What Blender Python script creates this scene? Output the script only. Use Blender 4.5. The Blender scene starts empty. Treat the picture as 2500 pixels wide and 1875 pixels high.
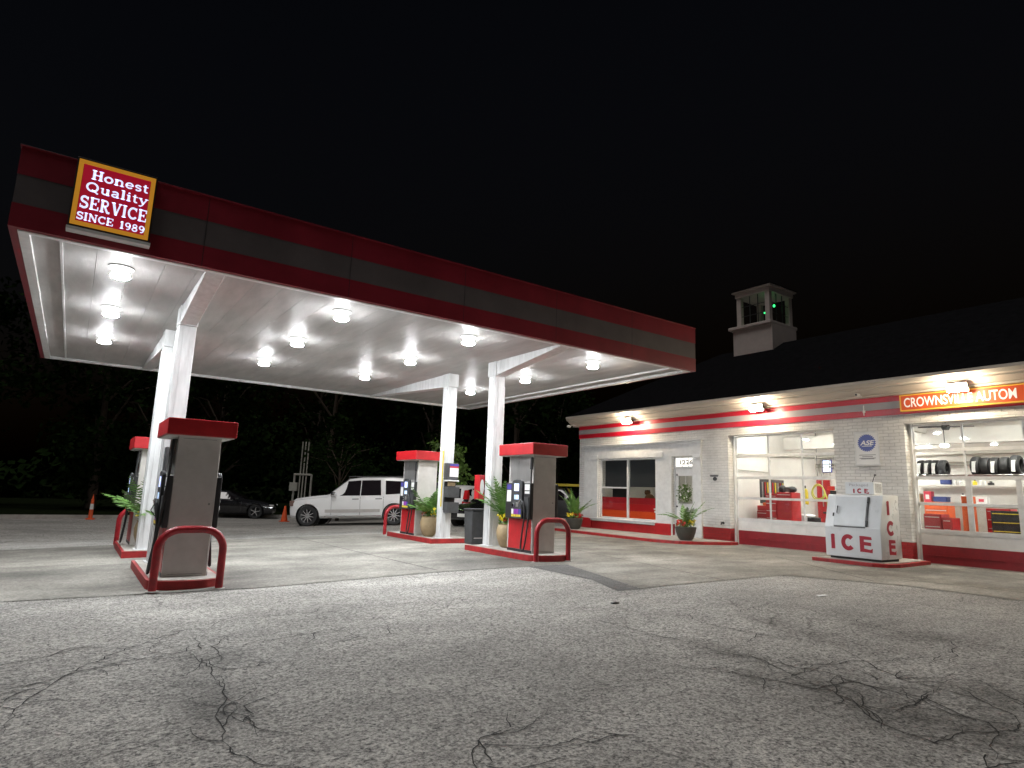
import bpy, bmesh, math, random
from mathutils import Vector, Matrix
rnd = random.Random(7)
S = bpy.context.scene
COL = S.collection
PI = math.pi

# ------------------------------------------------------------------ camera, sky, exposure
cam_d = bpy.data.cameras.new("camera")
cam_d.sensor_width = 36.0
cam_d.lens = 36.0 * 1514.56 / 2500.0
cam_d.clip_start = 0.05
cam_d.clip_end = 2000
cam = bpy.data.objects.new("camera", cam_d)
COL.objects.link(cam)
r_ = Vector((0.81696693, -0.57566937, 0.0342025))
u_ = Vector((-0.1271838, -0.12201075, 0.98434631))
f_ = Vector((0.56248494, 0.80852839, 0.17289457))
M = Matrix((r_, u_, -f_)).transposed().to_4x4()
M.translation = Vector((0, 0, 1.3))
cam.matrix_world = M
S.camera = cam
S.render.resolution_x, S.render.resolution_y = 1024, 768

W = bpy.data.worlds.new("World")
S.world = W
W.use_nodes = True
nt = W.node_tree
sky = nt.nodes.new("ShaderNodeTexSky")
sky.sky_type = 'NISHITA'
sky.sun_disc = False
sky.sun_elevation = math.radians(-4)
sky.sun_rotation = math.radians(252)
bg = nt.nodes["Background"]
bg.inputs[1].default_value = 0.09
nt.links.new(sky.outputs[0], bg.inputs[0])

sun_d = bpy.data.lights.new("night_fill", 'SUN')      # added dim fill from behind left, no such source seen; lifts foreground and cupola
sun_d.energy = 0.62; sun_d.angle = math.radians(25); sun_d.color = (1.0, 0.95, 0.92)
sun = bpy.data.objects.new("night_fill", sun_d); COL.objects.link(sun)
sun.rotation_euler = Vector((0.34, 0.09, -0.93)).to_track_quat('-Z', 'Y').to_euler()

S.view_settings.view_transform = 'Standard'
S.view_settings.look = 'None'
S.view_settings.exposure = 0.75
S.view_settings.gamma = 1.0
LAMP = 470.0     # emission of each canopy lens
WALL = 260.0     # emission of each wall flood lamp
ROOM = 68.0       # emission of the workshop tubes

# ------------------------------------------------------------------ materials
def pmat(name, col, rough=0.5, metal=0.0, var=0.0, vscale=3.0, bump=0.0, bscale=40.0, spec=0.5, stretch=None, coat=0.0):
    m = bpy.data.materials.new(name); m.use_nodes = True
    n = m.node_tree; b = n.nodes["Principled BSDF"]
    b.inputs["Roughness"].default_value = rough
    b.inputs["Metallic"].default_value = metal
    b.inputs["Specular IOR Level"].default_value = spec
    b.inputs["Coat Weight"].default_value = coat
    b.inputs["Base Color"].default_value = (*col, 1)
    if var or bump:
        tc = n.nodes.new("ShaderNodeTexCoord"); mp = n.nodes.new("ShaderNodeMapping")
        n.links.new(tc.outputs["Object"], mp.inputs[0])
        if stretch: mp.inputs["Scale"].default_value = stretch
    if var:
        nz = n.nodes.new("ShaderNodeTexNoise"); nz.inputs["Scale"].default_value = vscale
        nz.inputs["Detail"].default_value = 6; nz.inputs["Roughness"].default_value = 0.65
        n.links.new(mp.outputs[0], nz.inputs[0])
        cr = n.nodes.new("ShaderNodeValToRGB")
        cr.color_ramp.elements[0].position = 0.32; cr.color_ramp.elements[1].position = 0.68
        cr.color_ramp.elements[0].color = (*[c * (1 - var) for c in col], 1)
        cr.color_ramp.elements[1].color = (*[min(1, c * (1 + var * 0.5)) for c in col], 1)
        n.links.new(nz.outputs[0], cr.inputs[0]); n.links.new(cr.outputs[0], b.inputs["Base Color"])
        mr = n.nodes.new("ShaderNodeMapRange"); mr.inputs[3].default_value = max(0.02, rough - 0.12); mr.inputs[4].default_value = min(1, rough + 0.12)
        n.links.new(nz.outputs[0], mr.inputs[0]); n.links.new(mr.outputs[0], b.inputs["Roughness"])
    if bump:
        nb = n.nodes.new("ShaderNodeTexNoise"); nb.inputs["Scale"].default_value = bscale; nb.inputs["Detail"].default_value = 4
        n.links.new(mp.outputs[0], nb.inputs[0])
        bp = n.nodes.new("ShaderNodeBump"); bp.inputs["Strength"].default_value = bump; bp.inputs["Distance"].default_value = 0.01
        n.links.new(nb.outputs[0], bp.inputs["Height"]); n.links.new(bp.outputs[0], b.inputs["Normal"])
    return m

def emat(name, col, strength, base=None):
    m = bpy.data.materials.new(name); m.use_nodes = True
    b = m.node_tree.nodes["Principled BSDF"]
    b.inputs["Base Color"].default_value = (*(base or col), 1)
    b.inputs["Emission Color"].default_value = (*col, 1)
    b.inputs["Emission Strength"].default_value = strength
    return m

def glassmat(name, tint=(0.93, 0.95, 0.95), ior=1.45):
    m = bpy.data.materials.new(name); m.use_nodes = True
    n = m.node_tree; n.nodes.remove(n.nodes["Principled BSDF"])
    t = n.nodes.new("ShaderNodeBsdfTransparent"); t.inputs[0].default_value = (*tint, 1)
    g = n.nodes.new("ShaderNodeBsdfGlossy"); g.inputs["Roughness"].default_value = 0.03
    f = n.nodes.new("ShaderNodeFresnel"); f.inputs[0].default_value = ior
    x = n.nodes.new("ShaderNodeMixShader")
    ge = n.nodes.new("ShaderNodeNewGeometry"); iv = n.nodes.new("ShaderNodeMath"); iv.operation = 'SUBTRACT'; iv.inputs[0].default_value = 1.0
    n.links.new(ge.outputs["Backfacing"], iv.inputs[1]); mu = n.nodes.new("ShaderNodeMath"); mu.operation = 'MULTIPLY'
    n.links.new(f.outputs[0], mu.inputs[0]); n.links.new(iv.outputs[0], mu.inputs[1])
    n.links.new(mu.outputs[0], x.inputs[0]); n.links.new(t.outputs[0], x.inputs[1]); n.links.new(g.outputs[0], x.inputs[2])
    n.links.new(x.outputs[0], n.nodes["Material Output"].inputs[0])
    return m

def brickmat(name, top, low, zsplit):
    """painted brick; red paint below zsplit"""
    m = bpy.data.materials.new(name); m.use_nodes = True
    n = m.node_tree; b = n.nodes["Principled BSDF"]; b.inputs["Roughness"].default_value = 0.6
    tc = n.nodes.new("ShaderNodeTexCoord"); sp = n.nodes.new("ShaderNodeSeparateXYZ"); n.links.new(tc.outputs["Object"], sp.inputs[0])
    ad = n.nodes.new("ShaderNodeMath"); ad.operation = 'ADD'; n.links.new(sp.outputs[0], ad.inputs[0]); n.links.new(sp.outputs[1], ad.inputs[1])
    cb = n.nodes.new("ShaderNodeCombineXYZ"); n.links.new(ad.outputs[0], cb.inputs[0]); n.links.new(sp.outputs[2], cb.inputs[1])
    nz = n.nodes.new("ShaderNodeTexNoise"); nz.inputs["Scale"].default_value = 5; nz.inputs["Detail"].default_value = 4
    n.links.new(tc.outputs["Object"], nz.inputs[0])
    mx = n.nodes.new("ShaderNodeMix"); mx.data_type = 'RGBA'; mx.inputs[0].default_value = 0.045
    n.links.new(cb.outputs[0], mx.inputs[6]); n.links.new(nz.outputs[1], mx.inputs[7])
    br = n.nodes.new("ShaderNodeTexBrick"); br.inputs["Scale"].default_value = 1.0
    br.inputs["Brick Width"].default_value = 0.235; br.inputs["Row Height"].default_value = 0.078
    br.inputs["Mortar Size"].default_value = 0.009; br.inputs["Mortar Smooth"].default_value = 0.6; br.inputs["Bias"].default_value = 0
    br.inputs["Color1"].default_value = (1, 1, 1, 1); br.inputs["Color2"].default_value = (0.8, 0.8, 0.8, 1); br.inputs["Mortar"].default_value = (0.30, 0.30, 0.30, 1)
    n.links.new(mx.outputs[2], br.inputs[0])
    lt = n.nodes.new("ShaderNodeMath"); lt.operation = 'LESS_THAN'; lt.inputs[1].default_value = zsplit; n.links.new(sp.outputs[2], lt.inputs[0])
    cm = n.nodes.new("ShaderNodeMix"); cm.data_type = 'RGBA'; cm.inputs[6].default_value = (*top, 1); cm.inputs[7].default_value = (*low, 1)
    n.links.new(lt.outputs[0], cm.inputs[0])
    mu = n.nodes.new("ShaderNodeMix"); mu.data_type = 'RGBA'; mu.blend_type = 'MULTIPLY'; mu.inputs[0].default_value = 0.42
    n.links.new(cm.outputs[2], mu.inputs[6]); n.links.new(br.outputs[0], mu.inputs[7])
    nd = n.nodes.new("ShaderNodeTexNoise"); nd.inputs["Scale"].default_value = 1.7; nd.inputs["Detail"].default_value = 7; n.links.new(tc.outputs["Object"], nd.inputs[0])
    dr = n.nodes.new("ShaderNodeMapRange"); dr.inputs[1].default_value = 0.3; dr.inputs[2].default_value = 0.7; dr.inputs[3].default_value = 0.82; dr.inputs[4].default_value = 1.05
    n.links.new(nd.outputs[0], dr.inputs[0])
    m2 = n.nodes.new("ShaderNodeMix"); m2.data_type = 'RGBA'; m2.blend_type = 'MULTIPLY'; m2.inputs[0].default_value = 1
    n.links.new(mu.outputs[2], m2.inputs[6]); n.links.new(dr.outputs[0], m2.inputs[7])
    n.links.new(m2.outputs[2], b.inputs["Base Color"])
    nb = n.nodes.new("ShaderNodeTexNoise"); nb.inputs["Scale"].default_value = 22; n.links.new(tc.outputs["Object"], nb.inputs[0])
    hh = n.nodes.new("ShaderNodeMath"); hh.operation = 'MULTIPLY_ADD'; hh.inputs[1].default_value = 0.45; n.links.new(nb.outputs[0], hh.inputs[0]); n.links.new(br.outputs[0], hh.inputs[2])
    bp = n.nodes.new("ShaderNodeBump"); bp.inputs["Strength"].default_value = 1.0; bp.inputs["Distance"].default_value = 0.02
    n.links.new(hh.outputs[0], bp.inputs["Height"]); n.links.new(bp.outputs[0], b.inputs["Normal"])
    return m

def groundmat(name, dark, light, speck, patches, stains=(), bump=0.5, cracks=0.0, rough=0.85):
    m = bpy.data.materials.new(name); m.use_nodes = True
    n = m.node_tree; L = n.links.new; b = n.nodes["Principled BSDF"]; b.inputs["Roughness"].default_value = rough
    b.inputs["Specular IOR Level"].default_value = 0.35
    tc = n.nodes.new("ShaderNodeTexCoord")
    def noise(scale, detail=5, rough=0.6, vec=None):
        z = n.nodes.new("ShaderNodeTexNoise"); z.inputs["Scale"].default_value = scale; z.inputs["Detail"].default_value = detail; z.inputs["Roughness"].default_value = rough
        L(vec or tc.outputs["Object"], z.inputs[0]); return z
    def rng(src, a, c, d, e):
        q = n.nodes.new("ShaderNodeMapRange"); q.inputs[1].default_value = a; q.inputs[2].default_value = c; q.inputs[3].default_value = d; q.inputs[4].default_value = e
        L(src, q.inputs[0]); return q.outputs[0]
    def mul(x, y):
        q = n.nodes.new("ShaderNodeMath"); q.operation = 'MULTIPLY'; L(x, q.inputs[0]); L(y, q.inputs[1]); return q.outputs[0]
    fine = noise(speck, 3, 0.75)
    vor = n.nodes.new("ShaderNodeTexVoronoi"); vor.inputs["Scale"].default_value = speck * 0.75; L(tc.outputs["Object"], vor.inputs[0])
    vs = n.nodes.new("ShaderNodeSeparateColor"); L(vor.outputs["Color"], vs.inputs[0])
    ad = n.nodes.new("ShaderNodeMath"); ad.operation = 'ADD'; L(rng(fine.outputs[0], 0.38, 0.62, 0, 0.55), ad.inputs[0]); L(rng(vs.outputs[0], 0.0, 1, 0, 0.45), ad.inputs[1])
    cr = n.nodes.new("ShaderNodeMix"); cr.data_type = 'RGBA'; cr.inputs[6].default_value = (*dark, 1); cr.inputs[7].default_value = (*light, 1)
    L(ad.outputs[0], cr.inputs[0])
    big = rng(noise(0.35, 6).outputs[0], 0.32, 0.68, 1 - patches, 1 + patches * 0.6)
    mp = n.nodes.new("ShaderNodeMapping"); mp.inputs["Scale"].default_value = (0.6, 1.25, 1); mp.inputs["Rotation"].default_value = (0, 0, 0.5); L(tc.outputs["Object"], mp.inputs[0])
    med = rng(noise(1.6, 6, 0.6, mp.outputs[0]).outputs[0], 0.3, 0.7, 1 - patches * 0.7, 1 + patches * 0.5)
    fac = mul(big, med)
    edge = noise(1.6, 6, 0.7)
    sp = n.nodes.new("ShaderNodeSeparateXYZ"); L(tc.outputs["Object"], sp.inputs[0])
    for (cx, cy, rx, ry, rot, amt) in stains:      # oil and wear marks with a shape of their own
        q = n.nodes.new("ShaderNodeMapping"); q.vector_type = 'TEXTURE'
        q.inputs["Location"].default_value = (cx, cy, 0); q.inputs["Rotation"].default_value = (0, 0, rot); q.inputs["Scale"].default_value = (rx, ry, 1)
        L(tc.outputs["Object"], q.inputs[0])
        fl = n.nodes.new("ShaderNodeVectorMath"); fl.operation = 'MULTIPLY'; fl.inputs[1].default_value = (1, 1, 0); L(q.outputs[0], fl.inputs[0])
        ln = n.nodes.new("ShaderNodeVectorMath"); ln.operation = 'LENGTH'; L(fl.outputs[0], ln.inputs[0])
        a2 = n.nodes.new("ShaderNodeMath"); a2.operation = 'ADD'; L(ln.outputs["Value"], a2.inputs[0]); L(rng(edge.outputs[0], 0.25, 0.75, -0.55, 0.55), a2.inputs[1])
        fac = mul(fac, rng(a2.outputs[0], 0.15, 1.1, 1 - amt, 1.0))
    if cracks:
        wn = noise(1.1, 4); mixv = n.nodes.new("ShaderNodeMix"); mixv.data_type = 'RGBA'; mixv.inputs[0].default_value = 0.28
        L(tc.outputs["Object"], mixv.inputs[6]); L(wn.outputs[1], mixv.inputs[7])
        vo = n.nodes.new("ShaderNodeTexVoronoi"); vo.feature = 'DISTANCE_TO_EDGE'; vo.inputs["Scale"].default_value = 1.1; L(mixv.outputs[2], vo.inputs[0])
        ck = rng(vo.outputs["Distance"], 0.0, 0.010, 1.0, 0.0)
        msk = rng(noise(0.33, 3).outputs[0], 0.46, 0.60, 0.0, cracks)
        inv = n.nodes.new("ShaderNodeMath"); inv.operation = 'SUBTRACT'; inv.inputs[0].default_value = 1.0; L(mul(ck, msk), inv.inputs[1])
        fac = mul(fac, inv.outputs[0])
    fm = n.nodes.new("ShaderNodeMix"); fm.data_type = 'RGBA'; fm.blend_type = 'MULTIPLY'; fm.inputs[0].default_value = 1
    L(cr.outputs[2], fm.inputs[6]); L(fac, fm.inputs[7]); L(fm.outputs[2], b.inputs["Base Color"])
    bp = n.nodes.new("ShaderNodeBump"); bp.inputs["Strength"].default_value = bump; bp.inputs["Distance"].default_value = 0.01
    L(ad.outputs[0], bp.inputs["Height"]); L(bp.outputs[0], b.inputs["Normal"])
    return m

RED = (0.44, 0.011, 0.016); DRED = (0.30, 0.012, 0.018)
m = {}
m['red'] = pmat("red_paint", RED, 0.42, var=0.18, vscale=5, coat=0.2)
m['doorred'] = pmat("door_red_paint", (0.27, 0.010, 0.018), 0.5, var=0.25, vscale=4)
m['kerbred'] = pmat("kerb_red_paint", (0.34, 0.016, 0.018), 0.55, var=0.4, vscale=7, bump=0.4, bscale=60)
m['hoop'] = pmat("hoop_red_paint", (0.31, 0.010, 0.017), 0.38, var=0.35, vscale=9, bump=0.25, bscale=50)
m['fasred'] = pmat("fascia_red", (0.22, 0.009, 0.022), 0.45, var=0.25, vscale=1.2)
m['fasgrey'] = pmat("fascia_grey", (0.10, 0.086, 0.09), 0.5, var=0.25, vscale=1.2)
m['strred'] = pmat("stripe_red", (0.55, 0.010, 0.03), 0.35, var=0.1, vscale=2)
m['strgrey'] = pmat("stripe_grey", (0.38, 0.36, 0.37), 0.4, var=0.1, vscale=2)
m['white'] = pmat("white_paint", (0.74, 0.74, 0.73), 0.5, var=0.1, vscale=4)
m['soffit'] = pmat("soffit_metal_paint", (0.43, 0.425, 0.415), 0.5, var=0.2, vscale=1.3, stretch=(3, 0.6, 1), bump=0.12, bscale=3, spec=0.06)
m['colw'] = pmat("column_paint", (0.62, 0.63, 0.635), 0.4, var=0.2, vscale=3, stretch=(3, 3, 0.5))
m['trim'] = pmat("trim_paint", (0.68, 0.69, 0.69), 0.5, var=0.12, vscale=6, bump=0.2, bscale=30)
m['cream'] = pmat("cream_cornice", (0.56, 0.51, 0.44), 0.6, var=0.15, vscale=2, stretch=(1, 0.3, 4))
m['pumpgrey'] = pmat("pump_grey", (0.50, 0.475, 0.455), 0.38, metal=0.0, var=0.1, vscale=6)
m['steel'] = pmat("stainless", (0.62, 0.61, 0.60), 0.32, metal=0.85, var=0.1, vscale=8, stretch=(1, 1, 0.2))
m['black'] = pmat("black_plastic", (0.022, 0.022, 0.024), 0.42, var=0.3, vscale=10)
m['dgrey'] = pmat("dark_grey_plastic", (0.05, 0.052, 0.055), 0.5, var=0.3, vscale=8)
m['rubber'] = pmat("rubber", (0.018, 0.018, 0.019), 0.6, var=0.3, vscale=15)
m['chrome'] = pmat("chrome", (0.75, 0.75, 0.76), 0.15, metal=1.0)
m['label'] = pmat("white_label", (0.75, 0.75, 0.74), 0.5)
m['labelred'] = pmat("label_red", (0.5, 0.03, 0.06), 0.5)
m['labelblue'] = pmat("label_blue", (0.06, 0.05, 0.30), 0.5)
m['purple'] = pmat("grade_purple", (0.25, 0.04, 0.35), 0.4)
m['yellow'] = pmat("yellow_paint", (0.72, 0.55, 0.04), 0.45, var=0.15)
m['orange'] = pmat("orange_paint", (0.75, 0.12, 0.02), 0.5, var=0.2)
m['screen'] = emat("lit_screen", (0.55, 0.62, 1.0), 0.8)
m['screen2'] = emat("lit_display", (0.45, 0.6, 0.85), 0.6)
m['pot'] = pmat("tan_pot", (0.36, 0.27, 0.15), 0.55, var=0.3, vscale=4, bump=0.2)
m['darkpot'] = pmat("dark_pot", (0.06, 0.06, 0.05), 0.5, var=0.4, vscale=4)
m['soil'] = pmat("soil", (0.04, 0.028, 0.02), 0.9, bump=0.6)
m['leaf'] = pmat("palm_leaf", (0.10, 0.22, 0.04), 0.45, var=0.45, vscale=5)
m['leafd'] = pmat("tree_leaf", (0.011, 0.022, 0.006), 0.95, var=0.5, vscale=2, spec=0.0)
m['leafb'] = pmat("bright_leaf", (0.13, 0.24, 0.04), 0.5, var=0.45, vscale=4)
m['bark'] = pmat("bark", (0.07, 0.05, 0.035), 0.9, var=0.4, vscale=8, bump=0.6)
m['fred'] = pmat("red_petal", (0.6, 0.03, 0.02), 0.5, var=0.4, vscale=20)
m['fyel'] = pmat("yellow_petal", (0.75, 0.6, 0.03), 0.5, var=0.3, vscale=20)
m['carwhite'] = pmat("car_white", (0.85, 0.85, 0.85), 0.25, coat=0.6)
m['carblack'] = pmat("car_black", (0.012, 0.012, 0.014), 0.2, coat=1.0)
m['cargrey'] = pmat("car_charcoal", (0.05, 0.05, 0.05), 0.3, coat=0.6)
m['carglass'] = pmat("car_glass", (0.015, 0.012, 0.014), 0.08, spec=0.7)
m['tail'] = pmat("tail_lens", (0.55, 0.015, 0.02), 0.2, coat=0.6)
m['headlens'] = pmat("head_lens", (0.55, 0.55, 0.55), 0.12, coat=1.0)
m['amberlens'] = pmat("head_lens_dim", (0.20, 0.12, 0.10), 0.2, coat=1.0)
m['rim'] = pmat("alloy_rim", (0.62, 0.62, 0.63), 0.25, metal=0.8)
m['under'] = pmat("underbody", (0.012, 0.012, 0.012), 0.8)
m['glass'] = glassmat("window_glass")
m['brick'] = brickmat("painted_brick", (0.76, 0.755, 0.735), (0.37, 0.014, 0.018), 0.47)
m['int'] = pmat("interior_cream", (0.72, 0.70, 0.66), 0.7, var=0.12, vscale=1.0)
m['intfloor'] = pmat("shop_floor", (0.18, 0.17, 0.16), 0.5, var=0.3)
m['roof'] = pmat("roof_shingle", (0.009, 0.009, 0.010), 0.95, spec=0.0, var=0.3, vscale=6, bump=0.5)
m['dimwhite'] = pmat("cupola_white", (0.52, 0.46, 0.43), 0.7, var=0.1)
m['green_em'] = emat("green_bulb", (0.04, 1.0, 0.22), 1.3)
m['lens'] = emat("canopy_lens", (0.95, 0.98, 1.0), LAMP)
m['refr'] = emat("lamp_refractor", (0.95, 0.98, 1.0), 12.0)
m['flood'] = emat("flood_lens", (1.0, 0.83, 0.60), WALL)
m['tube'] = emat("tube_light", (1.0, 0.96, 0.88), ROOM)
m['tubeo'] = emat("office_light", (1.0, 0.93, 0.8), 14.0)
m['signred'] = emat("sign_red_face", (0.50, 0.008, 0.035), 0.28, (0.3, 0.01, 0.02))
m['signtxt'] = emat("sign_lettering", (0.62, 0.70, 1.0), 0.72)
m['signyel'] = emat("sign_border", (0.85, 0.36, 0.03), 0.22, (0.6, 0.3, 0.03))
m['storered'] = emat("shop_sign_face", (0.78, 0.075, 0.01), 0.16, (0.5, 0.07, 0.01))  # flood lamp lights this sign; a faint glow is put into its face
m['storeyel'] = emat("shop_sign_border", (0.9, 0.48, 0.04), 0.18, (0.6, 0.34, 0.05))  # border given a little glow of its own too, in place of lamplight
m['storetxt'] = emat("shop_sign_letters", (0.95, 0.88, 0.78), 0.22, (0.7, 0.7, 0.68))  # letters also carry added glow
m['filmr1'] = pmat("film_dark_red", (0.36, 0.012, 0.02), 0.4)
m['filmr2'] = pmat("film_red", (0.47, 0.012, 0.015), 0.4)
m['filmor'] = pmat("film_orange", (0.70, 0.07, 0.012), 0.4)
m['blind'] = pmat("black_blind", (0.024, 0.025, 0.028), 0.7)
m['icewhite'] = pmat("freezer_white", (0.68, 0.71, 0.73), 0.3, var=0.06, vscale=3)
m['icegrey'] = pmat("freezer_door", (0.52, 0.55, 0.57), 0.35, var=0.1, vscale=3)
m['icered'] = pmat("freezer_lettering", (0.34, 0.012, 0.03), 0.4)
m['dirt'] = pmat("faded_grey_print", (0.35, 0.34, 0.36), 0.6)
m['aseblue'] = pmat("badge_blue", (0.05, 0.08, 0.32), 0.4)
m['crack'] = pmat("crack_fill", (0.012, 0.012, 0.012), 0.95)
m['asphalt'] = groundmat("asphalt", (0.025, 0.025, 0.025), (0.66, 0.64, 0.595), 56, 0.26,
    [(0.95, 4.7, 0.35, 0.8, 0.1, 0.42), (1.15, 6.0, 0.4, 0.5, 0, 0.3), (4.9, 2.6, 0.55, 0.9, 0.55, 0.45), (4.75, 1.6, 0.5, 1.1, 0.2, 0.45), (5.0, 3.7, 0.3, 0.7, 0.1, 0.4),
     (6.5, 3.9, 1.4, 0.35, 1.2, 0.35), (5.6, 2.0, 0.8, 0.5, 0.3, 0.35), (7.3, 3.0, 0.5, 1.2, 0.1, 0.3)], bump=0.7, cracks=0.55)
m['concrete'] = groundmat("concrete", (0.14, 0.134, 0.118), (0.315, 0.30, 0.265), 34, 0.5,
    [(4.5, 12.5, 1.6, 0.5, 0.2, 0.35), (3.2, 14.4, 1.3, 0.4, 0.1, 0.35), (5.6, 15.3, 1.4, 0.35, 0, 0.3), (-0.5, 12.2, 1.2, 0.5, 0.2, 0.5), (10.2, 12.0, 1.2, 1.8, 0.2, 0.35), 
     (15.3, 5.2, 1.2, 1.6, 0, 0.6), (14.2, 6.2, 0.7, 2.4, 0, 0.4), (6.3, 10.6, 0.9, 0.5, 0.5, 0.25)], bump=0.3, rough=0.75)
m['patch'] = groundmat("dark_patch", (0.05, 0.05, 0.05), (0.21, 0.205, 0.20), 62, 0.3, bump=0.5)
m['islandtop'] = pmat("island_concrete", (0.36, 0.34, 0.31), 0.8, var=0.35, vscale=3, bump=0.3)
m['kerbstone'] = pmat("kerb_stone", (0.42, 0.39, 0.36), 0.85, var=0.3, vscale=3)
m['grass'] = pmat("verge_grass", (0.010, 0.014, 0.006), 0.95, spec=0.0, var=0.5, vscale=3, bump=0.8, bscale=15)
m['wood'] = pmat("wood_threshold", (0.20, 0.08, 0.04), 0.6, var=0.3)
m['cone'] = pmat("cone_orange", (0.75, 0.10, 0.02), 0.55, var=0.2)
m['brown'] = pmat("brown_plush", (0.16, 0.08, 0.03), 0.95, var=0.3, bump=0.6)
m['bluebin'] = pmat("blue_plastic", (0.02, 0.04, 0.18), 0.45)
m['hoseyel'] = pmat("hose_yellow_green", (0.50, 0.48, 0.08), 0.5)
m['pipe'] = pmat("pipe_paint", (0.42, 0.41, 0.36), 0.5, var=0.15)
m['plate'] = pmat("number_plate", (0.7, 0.7, 0.66), 0.5)

# ------------------------------------------------------------------ mesh helpers
class MB:
    def __init__(s): s.bm = bmesh.new()
    def box(s, x0, x1, y0, y1, z0, z1, bev=0.0):
        t = bmesh.new()
        v = [t.verts.new(p) for p in ((x0,y0,z0),(x1,y0,z0),(x1,y1,z0),(x0,y1,z0),(x0,y0,z1),(x1,y0,z1),(x1,y1,z1),(x0,y1,z1))]
        for f in ((3,2,1,0),(4,5,6,7),(0,1,5,4),(1,2,6,5),(2,3,7,6),(3,0,4,7)): t.faces.new([v[i] for i in f])
        return s._add(t, bev)
    def _add(s, t, bev=0.0, seg=2, mat=None):
        bmesh.ops.recalc_face_normals(t, faces=t.faces)
        if bev: bmesh.ops.bevel(t, geom=t.edges[:], offset=bev, segments=seg, affect='EDGES', profile=0.5)
        if mat: bmesh.ops.transform(t, matrix=mat, verts=t.verts)
        me = bpy.data.meshes.new("tmp"); t.to_mesh(me); t.free(); s.bm.from_mesh(me); bpy.data.meshes.remove(me)
        return s
    def prism(s, pts, a, b, axis='z', bev=0.0):
        """polygon pts (2-D) extruded from a to b along axis; axis z:(x,y) y:(x,z) x:(y,z)"""
        mk = {'z': lambda p, h: (p[0], p[1], h), 'y': lambda p, h: (p[0], h, p[1]), 'x': lambda p, h: (h, p[0], p[1])}[axis]
        t = bmesh.new()
        lo = [t.verts.new(mk(p, a)) for p in pts]; hi = [t.verts.new(mk(p, b)) for p in pts]
        n = len(pts)
        t.faces.new(lo[::-1]); t.faces.new(hi)
        for i in range(n): t.faces.new((lo[i], lo[(i+1)%n], hi[(i+1)%n], hi[i]))
        return s._add(t, bev)
    def poly(s, pts):
        s.bm.faces.new([s.bm.verts.new(p) for p in pts]); return s
    def tube(s, pts, r, n=10, closed=False):
        pts = [Vector(p) for p in pts]; rs = r if isinstance(r, (list, tuple)) else [r]*len(pts)
        rings = []; up = Vector((0,0,1))
        for i, p in enumerate(pts):
            if closed: d = pts[(i+1)%len(pts)] - pts[i-1]
            else: d = pts[min(i+1, len(pts)-1)] - pts[max(i-1, 0)]
            d.normalize()
            if i == 0:
                up = Vector((0,0,1)) if abs(d.z) < 0.9 else Vector((1,0,0))
            a = d.cross(up)
            if a.length < 1e-4: a = d.cross(Vector((0,1,0)))
            a.normalize(); b = a.cross(d); up = b
            rings.append([s.bm.verts.new(p + (a*math.cos(2*PI*k/n) + b*math.sin(2*PI*k/n))*rs[i]) for k in range(n)])
        m_ = len(rings)
        for i in range(m_ if closed else m_-1):
            A, B = rings[i], rings[(i+1)%m_]
            for k in range(n): s.bm.faces.new((A[k], A[(k+1)%n], B[(k+1)%n], B[k]))
        if not closed:
            s.bm.faces.new(rings[0][::-1]); s.bm.faces.new(rings[-1])
        return s
    def lathe(s, prof, c=(0,0,0), n=24, axis='z', cap=True):
        rings = []
        for r, h in prof:
            rg = []
            for k in range(n):
                a = 2*PI*k/n; q = {'z': (r*math.cos(a), r*math.sin(a), h), 'y': (r*math.cos(a), h, r*math.sin(a)), 'x': (h, r*math.cos(a), r*math.sin(a))}[axis]
                rg.append(s.bm.verts.new((c[0]+q[0], c[1]+q[1], c[2]+q[2])))
            rings.append(rg)
        for A, B in zip(rings, rings[1:]):
            for k in range(n): s.bm.faces.new((A[k], A[(k+1)%n], B[(k+1)%n], B[k]))
        if cap and prof[0][0] > 1e-4: s.bm.faces.new(rings[0][::-1])
        if cap and prof[-1][0] > 1e-4: s.bm.faces.new(rings[-1])
        return s
    def ball(s, c, r, sub=2, sc=(1,1,1)):
        t = bmesh.new(); bmesh.ops.create_icosphere(t, subdivisions=sub, radius=r)
        return s._add(t, 0, mat=Matrix.Translation(c) @ Matrix.Diagonal((*sc, 1)))
    def xf(s, M_): bmesh.ops.transform(s.bm, matrix=M_, verts=s.bm.verts); return s
    def build(s, name, mat, parent=None, smooth=None, loc=None):
        bmesh.ops.recalc_face_normals(s.bm, faces=s.bm.faces)
        me = bpy.data.meshes.new(name); s.bm.to_mesh(me); s.bm.free()
        me.materials.append(mat)
        if smooth:
            me.polygons.foreach_set("use_smooth", [True]*len(me.polygons)); me.set_sharp_from_angle(angle=math.radians(smooth))
        o = bpy.data.objects.new(name, me); COL.objects.link(o)
        if parent: o.parent = parent
        if loc: o.location = loc
        return o

def tag(o, label=None, cat=None, group=None, kind=None):
    if label: o["label"] = label
    if cat: o["category"] = cat
    if group: o["group"] = group
    if kind: o["kind"] = kind
    return o
def thing(name, label, cat, loc=(0,0,0), rz=0.0, group=None):
    o = bpy.data.objects.new(name, None); COL.objects.link(o); o.empty_display_size = 0.2
    o.location = loc; o.rotation_euler = (0,0,rz)
    return tag(o, label, cat, group)
def dup(o, loc=None, label=None, parent=None, rz=None):
    c = o.copy(); COL.objects.link(c)
    if parent: c.parent = parent
    for ch in list(o.children): dup(ch, parent=c)
    if loc is not None: c.location = loc
    if rz is not None: c.rotation_euler = (0,0,rz)
    if label: c["label"] = label
    return c
def bx(name, mat, parent, *a, bev=0.0): return MB().box(*a, bev=bev).build(name, mat, parent)

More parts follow.
